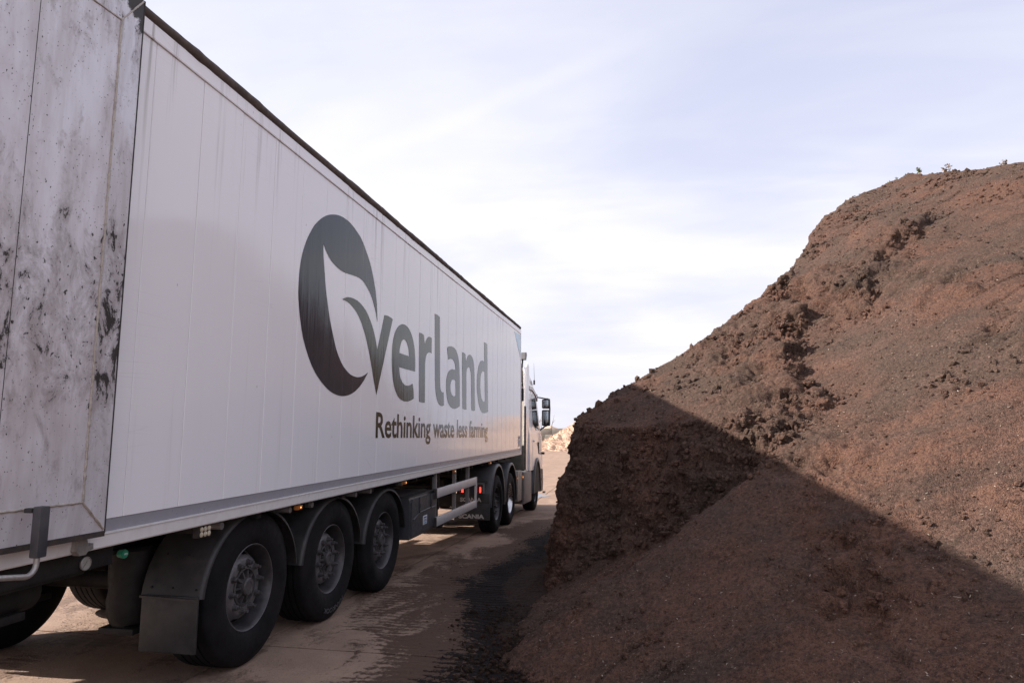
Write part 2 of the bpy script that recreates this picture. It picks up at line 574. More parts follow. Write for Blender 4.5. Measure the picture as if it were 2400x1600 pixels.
M_slab = concrete('yard_concrete', (.300, .212, .162), (.078, .047, .034))
M_joint = simple('joint_dirt', (.055, .038, .03), .95, vary=.4, scale=12, bump=.4)
M_wallc = simple('block_concrete', (.25, .24, .215), .85, vary=.3, scale=1.2, dust=.5, bump=.3, dustcol=(.11, .11, .09))


def chipmat():
    m, t = material('wood_chip')
    n = t.noise(t.pos, 2.2, 6, .7)
    n2 = t.noise(t.pos, 14, 4, .65)
    c = t.mix(t.step(n, .3, .7), (.58, .41, .30), (.48, .33, .23))
    c = t.mix(t.m('MULTIPLY', t.step(n2, .5, .7), .4), c, (.24, .15, .10))
    t.out(c, .9, t.bump(n2, .6, .08))
    return m


M_wood = chipmat()
M_leaf = simple('weed_leaf', (.10, .17, .035), .55, vary=.4, scale=30, bump=0)
M_stemdry = simple('dry_stem', (.20, .13, .075), .8, vary=.3, scale=20, bump=.2)
M_bark = simple('bark', (.16, .10, .065), .9, vary=.4, scale=20, bump=.5)


# ------------------------------------------------------------------ ground
def gz(y):
    return .005 - .031 * min(y, 14.2)


def gz_np(y):
    return .005 - .031 * np.minimum(y, 14.2)


ys = [-260, -20, 14.2, 60, 500]
xs = [-300, -20, 20, 300]
V = [(x, y, gz(max(y, -20)) - .03) for y in ys for x in xs]
F = [(j * 4 + i, j * 4 + i + 1, j * 4 + i + 5, j * 4 + i + 4) for j in range(4) for i in range(3)]
me = bpy.data.meshes.new('ground')
me.from_pydata(V, [], F)
me.materials.append(M_joint)
ground = tag(obj('ground', me), kind='structure')
# far apron beyond the separate slabs, same concrete
V, F = [], []
for (x0, x1, y0, y1) in [(-300, 300, 64.0, 480), (-300, -22.8, -40, 63.98), (22.2, 300, -40, 63.98)]:
    b = len(V)
    yy = [y0, 14.2, y1] if y0 < 14.2 else [y0, y1]
    for y in yy:
        V += [(x0, y, gz(y)), (x1, y, gz(y))]
    F += [(b + 2 * i, b + 2 * i + 1, b + 2 * i + 3, b + 2 * i + 2) for i in range(len(yy) - 1)]
me = bpy.data.meshes.new('yard_apron')
me.from_pydata(V, [], F)
me.materials.append(M_slab)
tag(obj('yard_apron', me), kind='structure')
# concrete slabs with open joints
XJ = [-22.8, -18.3, -13.8, -9.3, -4.8, -.33, 4.17, 8.7, 13.2, 17.7, 22.2]
YJ = [-40, -30, -21, -13, -8.5, -3.9, .45, 3.1, 6.75, 10.5, 14.2, 18.3, 22.6, 27.4, 32.6, 38.3, 44, 50, 57, 64]
pavement = tag(empty('concrete_pavement'), kind='structure')
GAP, BEV = .010, .002
for i in range(len(XJ) - 1):
    for j in range(len(YJ) - 1):
        x0, x1, y0, y1 = XJ[i] + GAP, XJ[i + 1] - GAP, YJ[j] + GAP, YJ[j + 1] - GAP
        if y1 < -9 and not (-10 < x0 < 9):
            continue
        dz = rnd.uniform(-.0015, .0015)
        vs = []
        for (a, zo) in ((0, -.028), (0, -BEV), (BEV, 0)):
            for (x, y) in ((x0 + a, y0 + a), (x1 - a, y0 + a), (x1 - a, y1 - a), (x0 + a, y1 - a)):
                vs.append((x, y, gz(y) + zo + dz))
        fs = [(8, 9, 10, 11)]
        for r in (0, 4):
            fs += [(r + k, r + (k + 1) % 4, r + 4 + (k + 1) % 4, r + 4 + k) for k in range(4)]
        me = bpy.data.meshes.new('concrete_slab')
        me.from_pydata(vs, [], fs)
        me.materials.append(M_slab)
        obj('concrete_slab', me, pavement)


# ------------------------------------------------------------------ compost heap
RX = np.array([0.9, 1.6, 1.98, 2.30, 2.52, 2.81, 3.22, 3.85, 4.5, 4.92, 5.54, 5.88, 6.26, 6.63, 7.11, 7.93, 8.31, 8.42, 8.60, 8.80, 9.0, 10.5, 20])
RY = np.array([3.3, 3.62, 4.05, 4.27, 4.46, 4.52, 4.73, 5.13, 5.74, 6.23, 7.39, 8.13, 8.97, 9.40, 9.88, 9.79, 9.91, 8.55, 7.95, 7.5, 6.7, 4.4, -5.0])


def plane_a(x, y):
    return .40 * x + .44 * y - .788


def scarps(x, y):
    """signed distance inside the standing mass of the nose, and inside the block under the crest"""
    n1 = .34 * fbm(x * 1.3, y * 1.3, seed=11, oct=4) + .12 * fbm(x * 5, y * 5, seed=12, oct=2)
    s1 = np.interp(y, [.5, 1.76, 2.1, 2.6, 3.6, 4.6, 5.3, 6.3], [3.4, 3.72, 4.10, 4.24, 4.48, 4.6, 4.8, 4.9]) - x + n1
    s2 = y - np.interp(x, [4.7, 5.1, 5.44, 6.14, 6.9, 7.74, 8.3], [5.4, 4.7, 4.25, 5.2, 6.2, 7.3, 8.2]) + 1.3 * n1
    return s1, s2


def heap_height(x, y):
    A = plane_a(x, y)
    # undulation of the face: slumps and runnels down the fall line
    al = .673 * x + .740 * y
    ac = .740 * x - .673 * y
    A = A + .10 * fbm(x * .55, y * .55, seed=3, oct=3) + .055 * fbm(ac * 1.7, al * .45, seed=5, oct=4)
    s1, s2 = scarps(x, y)
    yc0 = np.interp(x, [.5, 1.57, 2.06, 2.42, 3.49, 4.2], [-.6, .2, .62, .85, 1.42, 1.9])
    A = A + (.22 * sstep(s1, -.16, .16) - .09 * sstep(s1, -1.4, -.2)) * sstep(y - yc0, .05, .5)
    A = A + .20 * sstep(s2, -.20, .16) * (1 - .8 * sstep(s2, .8, 2.4)) * sstep(x, 4.7, 4.95) * (1 - sstep(x, 6.3, 7.6))
    yr = np.interp(x, RX, RY) + .12 * fbm(x * 2.2, x * 0 + .5, seed=21, oct=3)
    R = plane_a(x, np.interp(x, RX, RY)) + .06 - .22 * (y - yr) - .10 * np.maximum(x - 9.0, 0)
    h = smin(A, R, .10)
    # dug-out hollow between the near fan and the standing nose
    yc = np.interp(x, [.5, 1.57, 2.06, 2.42, 3.49, 4.2], [-.6, .2, .62, .85, 1.42, 1.9])
    floor_ = .52 * (x - 1.58) - .06 + .06 * fbm(x * 2, y * 2, seed=31, oct=3)
    yf = 2.95 - .575 * (x - 1.6) + .22 * fbm(x * 1.3, y * .9, seed=33, oct=3)
    t = y - yf
    face = floor_ + 1.55 * t + .35 * np.maximum(t - .1, 0) + .16 * fbm(x * 2.6, y * 2.6, seed=35, oct=3)
    near = plane_a(x, yc) - .75 * (y - yc) + .04 * fbm(x * 3, y * 3, seed=37, oct=3)
    H = smax(smax(floor_, face, .42), near, .16)
    h = smin(h, H, .14)
    # lane side
    xl = 1.60 + .05 * fbm(y * 1.1, y * 0, seed=41, oct=3) + .02 * np.maximum(y - 6, 0)
    steep = np.where(y > 2.6, 5.5, 60.0)
    lane = steep * (x - xl) + .0
    lane = np.where(y < 2.2, 99, lane)
    h = smin(h, lane - .16, .45)
    h = smin(h, 6.12 + .20 * fbm(x * 1.5, y * 1.5, seed=45, oct=4) + np.where(x < 8.6, (8.6 - x) * 1.8, -.03 * (x - 8.6)), .10)
    # far end and right hand end
    h = smin(h, 1.1 * (24 - y), .5)
    h = smin(h, 1.0 * (19 - x), .5)
    return h


def axis(parts):
    out = []
    for a, b, s in parts:
        out.append(np.arange(a, b, s))
    return np.concatenate(out)


gx = axis([(1.3, 4.6, .0155), (4.6, 7.0, .024), (7.0, 10.0, .036), (10.0, 19.4, .16)])
gy = axis([(-4.2, -2.2, .05), (-2.2, 5.2, .0165), (5.2, 8.0, .024), (8.0, 10.6, .036), (10.6, 24.5, .17)])
X, Y = np.meshgrid(gx, gy)
Z = heap_height(X, Y)
gxn = np.gradient(Z, axis=1) / np.gradient(X, axis=1)
gyn = np.gradient(Z, axis=0) / np.gradient(Y, axis=0)
ln = np.sqrt(gxn ** 2 + gyn ** 2 + 1)
NX, NY, NZ = -gxn / ln, -gyn / ln, 1 / ln
steepness = sstep(1 - NZ, .16, .42)
s1, s2 = scarps(X, Y)
rz = fbm(X * 1.0 + 9, Y * 1.0, seed=51, oct=3) + .48 * steepness
rz = rz + .62 * sstep(s1, -.35, .0) * (1 - sstep(s1, .4, 1.6)) * sstep(Y, 1.4, 2.0)
rz = rz + .60 * sstep(s2, -.5, -.05) * (1 - sstep(s2, .3, 1.3)) * sstep(X, 4.6, 4.9) * (1 - sstep(X, 6.2, 7.4))
rough_zone = sstep(rz, .12, .55)
lump = fbm(X * 5, Y * 5, Z * 5, seed=53, oct=3)
crumb = fbm(X * 13, Y * 13, Z * 13, seed=55, oct=3, gain=.65)
bil = 1 - np.abs(vn(X * 23, Y * 23, Z * 23, seed=57)) * 2
bil2 = 1 - np.abs(vn(X * 11 + 3, Y * 11, Z * 11, seed=58)) * 2
grit = vn(X * 33, Y * 33, Z * 33, seed=59)
blk = fbm(X * 2.3, Y * 2.3, Z * 2.3, seed=52, oct=2)
slip = np.abs(fbm((.9 * X + .44 * Y) * .8, (.44 * X - .9 * Y) * 3.2, seed=50, oct=3))
disp = .075 * rough_zone * blk - .030 * (1 - rough_zone) * (1 - sstep(slip, .0, .10)) * sstep(fbm(X * .9, Y * .9, seed=49, oct=2), .0, .3) + (.016 + .045 * rough_zone) * lump + (.010 + .022 * rough_zone) * crumb + (.003 + .008 * rough_zone) * bil + .014 * rough_zone * bil2
nose = steepness * (Y > 1.2) * (X < 4.8)
disp = disp + nose * (.15 * fbm(X * 1.5, Y * 1.5, Z * 2.4, seed=151, oct=4, gain=.6) - .05 * np.abs(fbm(X * 2.6, Y * 2.6, Z * 4.5, seed=153, oct=3)) + .03 * fbm(X * 1.2, Y * 1.2, Z * 9, seed=155, oct=2) + .02)
disp = disp + .0045 * grit - .035 * rough_zone * sstep(lump, -.15, -.5)
P = np.stack([X + NX * disp, Y + NY * disp, Z + NZ * disp], -1)
ny_, nx_ = X.shape
idx = np.arange(ny_ * nx_).reshape(ny_, nx_)
keep = (Z > gz_np(Y) - .12)
q = keep[:-1, :-1] | keep[1:, :-1] | keep[:-1, 1:] | keep[1:, 1:]
quads = np.stack([idx[:-1, :-1], idx[:-1, 1:], idx[1:, 1:], idx[1:, :-1]], -1)[q]
used = np.unique(quads)
remap = np.zeros(ny_ * nx_, np.int64)
remap[used] = np.arange(len(used))
heap = tag(obj('compost_heap', np_mesh('compost_heap', P.reshape(-1, 3)[used], remap[quads], M_compost)),
           'towering brown compost heap with a steep dug face beside the lorry', 'compost heap')


def normals_at(x, y):
    e = .05
    dx = (heap_height(x + e, y) - heap_height(x - e, y)) / (2 * e)
    dy = (heap_height(x, y + e) - heap_height(x, y - e)) / (2 * e)
    l = np.sqrt(dx * dx + dy * dy + 1)
    return np.stack([-dx / l, -dy / l, 1 / l], -1)


rs = np.random.RandomState(5)


def scatter_pts(n, x0, x1, y0, y1, bias=1.0):
    x = rs.uniform(x0, x1, n)
    y = y0 + (y1 - y0) * rs.uniform(0, 1, n) ** bias
    z = heap_height(x, y)
    ok = z > gz_np(y) + .01
    return x[ok], y[ok], z[ok]


# clods lying on the face
bm = bmesh.new()
bmesh.ops.create_icosphere(bm, subdivisions=1, radius=1)
ICO_V = np.array([v.co[:] for v in bm.verts])
ICO_F = np.array([[v.index for v in f.verts] for f in bm.faces])
bm.free()
cx, cy, cz = scatter_pts(30000, 1.5, 10.5, -1.6, 10.4, 1.5)
q1, q2 = scarps(cx, cy)
near_sc = np.maximum(sstep(q1, -.5, -.05) * (1 - sstep(q1, .2, .9)) * (cy > 1.4), sstep(q2, -.6, -.1) * (1 - sstep(q2, .2, .6)) * (cx > 4.7) * (cx < 6.8))
clump = np.maximum(sstep(fbm(cx * 1.1, cy * 1.1, seed=61, oct=3), .0, .45), near_sc)
size = (.0045 + .020 * rs.uniform(0, 1, len(cx)) ** 4) * (.5 + .9 * clump) * (1 + .06 * np.maximum(cy, 0))
big = rs.uniform(0, 1, len(cx)) > .997 - .012 * near_sc
size[big] *= rs.uniform(1.6, 2.8, big.sum())
# bigger ones along the skyline of the nose and the crest
ex = np.concatenate([rs.uniform(1.75, 3.3, 20), rs.uniform(3.3, 8.9, 40)])
ey = np.interp(ex, RX, RY) - rs.uniform(.0, .6, len(ex))
es = np.concatenate([rs.uniform(.015, .06, 20), rs.uniform(.012, .05, 40)])
cx, cy = np.concatenate([cx, ex]), np.concatenate([cy, ey])
cz = heap_height(cx, cy)
size = np.concatenate([size, es])
nn = normals_at(cx, cy)
cand = np.argwhere((steepness > .45) & (Y > 1.3) & (X < 4.6) & (Y < 5.2) & (Z > gz_np(Y) + .05))
pk = cand[rs.randint(0, len(cand), 4500)]
face_p = P[pk[:, 0], pk[:, 1]]
face_n = np.stack([NX, NY, NZ], -1)[pk[:, 0], pk[:, 1]]
cx, cy, cz = [np.concatenate([u_, face_p[:, i_]]) for i_, u_ in enumerate((cx, cy, cz))]
nn = np.concatenate([nn, face_n])
size = np.concatenate([size, .006 + .034 * rs.uniform(0, 1, len(pk)) ** 3.5])
ctr = np.stack([cx, cy, cz], -1) + nn * (size * .25)[:, None]
jit = 1 + rs.uniform(-.38, .38, (len(cx), len(ICO_V), 1))
sc3 = rs.uniform(.65, 1.25, (len(cx), 1, 3))
VV = ctr[:, None, :] + ICO_V[None] * jit * sc3 * size[:, None, None]
FF = ICO_F[None] + (np.arange(len(cx)) * len(ICO_V))[:, None, None]
tag(obj('clods', np_mesh('clods', VV.reshape(-1, 3), FF.reshape(-1, 3), M_clod, False), heap), kind='stuff')
# pale wood flecks and slivers
cx, cy, cz = scatter_pts(26000, 1.5, 9.5, -1.6, 9.5, 1.6)
kp = fbm(cx * 1.6, cy * 1.6, seed=63, oct=3) * 1.6 + .25 > rs.uniform(-.5, 1, len(cx))
cx, cy, cz = cx[kp], cy[kp], cz[kp]
nn = normals_at(cx, cy)
L = (.0025 + .006 * rs.uniform(0, 1, len(cx)) ** 5) * (1 + .05 * np.maximum(cy, 0))
longone = rs.uniform(0, 1, len(cx)) > .997
L[longone] = rs.uniform(.012, .04, longone.sum())
Wd = L * rs.uniform(.12, .45, len(cx))
Wd[longone] = L[longone] * .07
a = rs.normal(size=(len(cx), 3))
a -= nn * (a * nn).sum(1, keepdims=True) * .85
a /= np.linalg.norm(a, axis=1, keepdims=True)
b = np.cross(nn, a)
b /= np.linalg.norm(b, axis=1, keepdims=True)
c3 = np.cross(a, b)
ctr = np.stack([cx, cy, cz], -1) + nn * .006
corners = []
for sa, sb, sn in [(-1, -1, -1), (1, -.7, -1), (1, .7, -1), (-1, 1, -1), (-1, -1, 1), (1, -.7, 1), (1, .7, 1), (-1, 1, 1)]:
    corners.append(ctr + a * (L * sa)[:, None] + b * (Wd * sb)[:, None] + c3 * (Wd * .35 * sn)[:, None])
VV = np.stack(corners, 1)
BF = np.array([(0, 3, 2, 1), (4, 5, 6, 7), (0, 1, 5, 4), (1, 2, 6, 5), (2, 3, 7, 6), (3, 0, 4, 7)])
FF = BF[None] + (np.arange(len(cx)) * 8)[:, None, None]
tag(obj('wood_flecks', np_mesh('wood_flecks', VV.reshape(-1, 3), FF.reshape(-1, 4), M_chip, False), heap), kind='stuff')

# compost trodden out over the slabs, pressed into tyre-cleat ridges
gx = np.arange(-.6, 2.9, .02)
gy = np.arange(-2.2, 11.0, .022)
X, Y = np.meshgrid(gx, gy)
edge = np.interp(Y, [-2.2, -.07, 1.18, 2.46, 3.36, 4.26, 5.42, 6.6, 8.04, 9.54, 11], [1.75, 1.42, 1.12, .78, .60, .62, .86, .85, .82, .98, 1.4])
edge = edge + .16 * fbm(X * 2.0, Y * 1.6, seed=71, oct=4)
wob = .05 * fbm(X * 1.5, Y * 1.5, seed=75, oct=2)
cleat = np.sin((Y + wob + .12 * X) * 2 * math.pi / .085) * .5 + .5
lug = sstep(fbm(X * 6, Y * 1.2, seed=73, oct=2), -.25, .15)
d = X - edge
ridge = cleat * lug
hgt = -.020 + .024 * sstep(d, .10, .55) * (.75 + .4 * ridge) + .05 * sstep(d, .40, 1.1)
hgt = hgt + .0045 * fbm(X * 14, Y * 14, seed=79, oct=3) + .010 * np.abs(fbm(X * 7, Y * 7, seed=81, oct=3)) * sstep(d, .1, .4)
Z = gz_np(Y) + hgt
ny_, nx_ = X.shape
idx = np.arange(ny_ * nx_).reshape(ny_, nx_)
keep = hgt > -.004
q = keep[:-1, :-1] | keep[1:, :-1] | keep[:-1, 1:] | keep[1:, 1:]
quads = np.stack([idx[:-1, :-1], idx[:-1, 1:], idx[1:, 1:], idx[1:, :-1]], -1)[q]
used = np.unique(quads)
remap = np.zeros(ny_ * nx_, np.int64)
remap[used] = np.arange(len(used))
PP = np.stack([X, Y, Z], -1).reshape(-1, 3)
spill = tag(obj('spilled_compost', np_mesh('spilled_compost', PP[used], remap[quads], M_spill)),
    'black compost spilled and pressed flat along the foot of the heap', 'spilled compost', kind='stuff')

n_ = 7000
cy = rs.uniform(-1.5, 11, n_)
ed = np.interp(cy, [-2.2, -.07, 1.18, 2.46, 3.36, 4.26, 5.42, 6.6, 8.04, 9.54, 11], [1.75, 1.42, 1.12, .78, .60, .62, .86, .85, .82, .98, 1.4])
cx = ed + .75 - np.abs(rs.normal(0, .42, n_))
size = .0025 + .008 * rs.uniform(0, 1, n_) ** 6
fx, fy = rs.uniform(1.0, 3.6, 26000), rs.uniform(-1.8, 4.2, 26000)
over = heap_height(fx, fy) - gz_np(fy)
kp = (over > -.30) & (over < .03) & (rs.uniform(0, 1, len(fx)) < np.clip((over + .32) / .3, 0, 1) ** 1.5)
cx, cy = np.concatenate([cx, fx[kp]]), np.concatenate([cy, fy[kp]])
size = np.concatenate([size, .004 + .022 * rs.uniform(0, 1, kp.sum()) ** 4])
hide = heap_height(cx, cy) > gz_np(cy) + .05
cx, cy, size = cx[~hide], cy[~hide], size[~hide]
ctr = np.stack([cx, cy, gz_np(cy) + size * .3 + .008 * sstep(cx - np.interp(cy, [-2.2, 11], [1.4, 1.0]), 0, .5)], -1)
jit = 1 + rs.uniform(-.38, .38, (len(cx), len(ICO_V), 1))
sc3 = rs.uniform(.65, 1.25, (len(cx), 1, 3))
VV = ctr[:, None, :] + ICO_V[None] * jit * sc3 * size[:, None, None]
FF = ICO_F[None] + (np.arange(len(cx)) * len(ICO_V))[:, None, None]
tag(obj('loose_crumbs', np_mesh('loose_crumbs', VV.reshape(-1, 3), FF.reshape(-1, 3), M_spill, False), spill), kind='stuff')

# puddle beyond the lorry
n_ = 48
pv = [(-.42, 16.95, gz(17.35) + .004)]
for i in range(n_):
    t_ = 2 * math.pi * i / n_
    r_ = 1 + .28 * math.sin(3 * t_ + 1) + .16 * math.sin(7 * t_) + .08 * math.sin(13 * t_ + 2)
    pv.append((-.42 + .22 * r_ * math.cos(t_), 16.95 + .55 * r_ * math.sin(t_), gz(17.35) + .0036))
mw, tw = material('puddle_water')
tw.out((.03, .027, .025), .04, tw.bump(tw.noise(tw.pos, 9, 2), .04, .01))
tag(MB().add(pv, [(0, 1 + i, 1 + (i + 1) % n_) for i in range(n_)]).build('puddle', mw, None, 0), kind='structure')


# ------------------------------------------------------------------ lettering helpers
def to_mesh(curve_data, name):
    o = bpy.data.objects.new('tmp', curve_data)
    COL.objects.link(o)
    dg = bpy.context.evaluated_depsgraph_get()
    me = bpy.data.meshes.new_from_object(o.evaluated_get(dg))
    me.name = name
    bpy.data.objects.remove(o)
    return me


def smooth_loop(pts):
    """closed loop of (u, v, corner): rounded through the points, sharp at corners"""
    n = len(pts)
    out = []
    for i in range(n):
        p0, p1, p2, p3 = pts[i - 1], pts[i], pts[(i + 1) % n], pts[(i + 2) % n]
        out.append((p1[0], p1[1]))
        if p1[2] and p2[2]:
            continue
        q0 = (2 * p1[0] - p2[0], 2 * p1[1] - p2[1]) if p1[2] else p0
        q3 = (2 * p2[0] - p1[0], 2 * p2[1] - p1[1]) if p2[2] else p3
        for s in range(1, 5):
            t = s / 5
            out.append(tuple(.5 * (2 * p1[k] + (p2[k] - q0[k]) * t + (2 * q0[k] - 5 * p1[k] + 4 * p2[k] - q3[k]) * t * t
                                   + (3 * p1[k] - q0[k] - 3 * p2[k] + q3[k]) * t ** 3) for k in (0, 1)))
    return out


def shape_mesh(name, loops, mat, put, thick=.0007):
    cu = bpy.data.curves.new(name, 'CURVE')
    cu.dimensions = '2D'
    cu.fill_mode = 'BOTH'
    cu.extrude = thick
    for lp in loops:
        sp = cu.splines.new('POLY')
        sp.points.add(len(lp) - 1)
        for i, (u, v) in enumerate(lp):
            sp.points[i].co = (u, v, 0, 1)
        sp.use_cyclic_u = True
    me = to_mesh(cu, name)
    for v in me.vertices:
        v.co = put(*v.co)
    me.materials.clear()
    me.materials.append(mat)
    return me


def text_mesh(body, mat, w, h, put, bold=.012, thick=.0006, caps=None):
    """text squeezed into a box w wide with ascender/cap height h, base line at v = 0"""
    cu = bpy.data.curves.new('lettering', 'FONT')
    cu.body = body
    cu.size = 1.0
    cu.offset = bold
    cu.extrude = .001
    cu.resolution_u = 3
    me = to_mesh(cu, 'lettering')
    xs_ = [v.co.x for v in me.vertices]
    ys_ = [v.co.y for v in me.vertices]
    x0, x1, y1 = min(xs_), max(xs_), max(ys_)
    for v in me.vertices:
        v.co = put((v.co.x - x0) / (x1 - x0) * w, v.co.y / y1 * h, thick if v.co.z > 0 else -thick)
    me.materials.clear()
    me.materials.append(mat)
    return me


LOGO={
 'O':[[(1.75,2.231,1),(1.667,2.159,0),(1.567,2.088,0),(1.447,2.028,0),(1.33,1.991,0),(1.187,1.97,0),(1.035,1.977,0),(0.901,2.004,0),(0.771,2.056,0),(0.644,2.125,0),(0.543,2.204,0),(0.455,2.304,0),(0.379,2.418,0),(0.33,2.539,0),(0.295,2.655,0),(0.277,2.786,0),(0.284,2.943,0),(0.313,3.075,0),(0.365,3.193,0),(0.427,3.288,0),(0.512,3.389,0),(0.626,3.479,0),(0.734,3.54,0),(0.836,3.579,0),(0.956,3.61,0),(1.082,3.621,0),(1.215,3.615,0),(1.355,3.582,0),(1.487,3.534,0),(1.609,3.446,0),(1.718,3.352,0),(1.805,3.235,0),(1.877,3.113,0),(1.922,2.997,0),(1.943,2.911,0),(1.951,2.849,0),(1.96,2.778,1),(1.913,2.87,0),(1.864,2.931,0),(1.778,3.018,0),(1.688,3.074,0),(1.568,3.122,0),(1.454,3.136,0),(1.329,3.13,0),(1.166,3.117,0),(1.024,3.118,0),(0.899,3.14,0),(0.817,3.168,0),(0.749,3.21,0),(0.709,3.24,0),(0.677,3.27,1),(0.686,3.17,0),(0.714,3.049,0),(0.749,2.906,0),(0.791,2.786,0),(0.855,2.633,0),(0.925,2.508,0),(1.001,2.388,0),(1.091,2.297,0),(1.18,2.236,0),(1.299,2.188,0),(1.39,2.171,0),(1.498,2.167,0),(1.624,2.188,0)]],
 'v':[[(1.098,2.857,1),(1.156,2.882,0),(1.228,2.901,0),(1.316,2.909,0),(1.424,2.907,0),(1.537,2.886,0),(1.647,2.846,0),(1.726,2.798,0),(1.809,2.731,0),(1.885,2.647,0),(1.946,2.552,0),(1.982,2.485,1),(2.154,2.882,1),(2.25,2.891,0),(2.33,2.887,0),(2.408,2.878,1),(1.991,2.02,1),(1.903,2.176,0),(1.811,2.355,0),(1.733,2.486,0),(1.658,2.596,0),(1.551,2.705,0),(1.434,2.783,0),(1.308,2.831,0),(1.202,2.852,0)]],
 'e':[[(3.208,2.362,1),(3.211,2.467,0),(3.175,2.632,0),(3.094,2.757,0),(2.981,2.837,0),(2.862,2.872,0),(2.733,2.872,0),(2.619,2.838,0),(2.517,2.77,0),(2.45,2.68,0),(2.414,2.559,0),(2.411,2.428,0),(2.433,2.3,0),(2.487,2.166,0),(2.577,2.07,0),(2.687,2.012,0),(2.82,1.99,0),(2.933,1.989,0),(3.072,2.005,0),(3.185,2.036,1),(3.167,2.131,0),(3.13,2.211,1),(3.036,2.186,0),(2.932,2.174,0),(2.829,2.181,0),(2.738,2.22,0),(2.68,2.275,0),(2.65,2.366,1)],[(2.643,2.527,1),(2.668,2.603,0),(2.712,2.665,0),(2.778,2.7,0),(2.862,2.692,0),(2.935,2.643,0),(2.966,2.592,0),(2.985,2.524,1)]],
 'r':[[(3.339,2.857,1),(3.44,2.862,0),(3.529,2.852,1),(3.552,2.792,0),(3.577,2.738,1),(3.619,2.796,0),(3.691,2.844,0),(3.754,2.862,0),(3.863,2.858,1),(3.87,2.656,1),(3.809,2.659,0),(3.739,2.652,0),(3.671,2.625,0),(3.625,2.574,0),(3.603,2.496,0),(3.605,2.379,1),(3.62,1.999,1),(3.496,1.996,0),(3.384,2.004,1)]],
 'l':[[(3.975,3.2,1),(4.087,3.208,0),(4.218,3.195,1),(4.281,2.306,1),(4.299,2.225,0),(4.349,2.183,0),(4.416,2.171,0),(4.464,2.178,1),(4.488,1.993,1),(4.387,1.982,0),(4.281,1.992,0),(4.189,2.031,0),(4.122,2.09,0),(4.072,2.18,0),(4.036,2.327,1)]],
 'a':[[(4.605,2.817,1),(4.683,2.842,0),(4.784,2.858,0),(4.917,2.863,0),(5.054,2.845,0),(5.166,2.792,0),(5.24,2.716,0),(5.287,2.605,0),(5.32,2.458,1),(5.348,2.013,1),(5.207,1.98,0),(5.039,1.963,0),(4.875,1.975,0),(4.742,2.017,0),(4.653,2.091,0),(4.601,2.189,0),(4.584,2.288,0),(4.601,2.381,0),(4.662,2.456,0),(4.745,2.502,0),(4.88,2.533,0),(4.994,2.536,0),(5.086,2.528,1),(5.065,2.585,0),(5.019,2.638,0),(4.942,2.671,0),(4.837,2.679,0),(4.736,2.668,0),(4.665,2.649,1)],[(5.082,2.377,1),(5.017,2.387,0),(4.951,2.388,0),(4.869,2.369,0),(4.818,2.326,0),(4.804,2.262,0),(4.827,2.208,0),(4.879,2.168,0),(4.969,2.146,0),(5.039,2.147,0),(5.096,2.158,1)]],
 'n':[[(5.441,2.844,1),(5.538,2.849,0),(5.644,2.836,1),(5.671,2.777,0),(5.701,2.725,1),(5.747,2.78,0),(5.816,2.831,0),(5.904,2.855,0),(6.013,2.855,0),(6.126,2.823,0),(6.205,2.75,0),(6.248,2.636,0),(6.277,2.484,1),(6.326,1.968,1),(6.201,1.962,0),(6.082,1.971,1),(6.041,2.468,1),(6.027,2.546,0),(5.988,2.605,0),(5.932,2.64,0),(5.849,2.649,0),(5.779,2.623,0),(5.739,2.576,0),(5.722,2.505,1),(5.757,1.973,1),(5.648,1.967,0),(5.51,1.978,1)]],
 'd':[[(6.962,3.189,1),(7.089,3.195,0),(7.206,3.185,1),(7.325,1.979,1),(7.178,1.951,0),(7.026,1.94,0),(6.856,1.951,0),(6.729,1.992,0),(6.617,2.063,0),(6.52,2.179,0),(6.463,2.305,0),(6.439,2.422,0),(6.465,2.562,0),(6.527,2.696,0),(6.628,2.79,0),(6.717,2.831,0),(6.809,2.848,0),(6.906,2.85,0),(6.997,2.841,1)],[(7.021,2.662,1),(6.947,2.671,0),(6.871,2.666,0),(6.787,2.634,0),(6.72,2.563,0),(6.695,2.439,0),(6.717,2.318,0),(6.774,2.218,0),(6.86,2.161,0),(6.954,2.141,0),(7.07,2.152,1)]]}


# ------------------------------------------------------------------ wheels
NUTS = {}


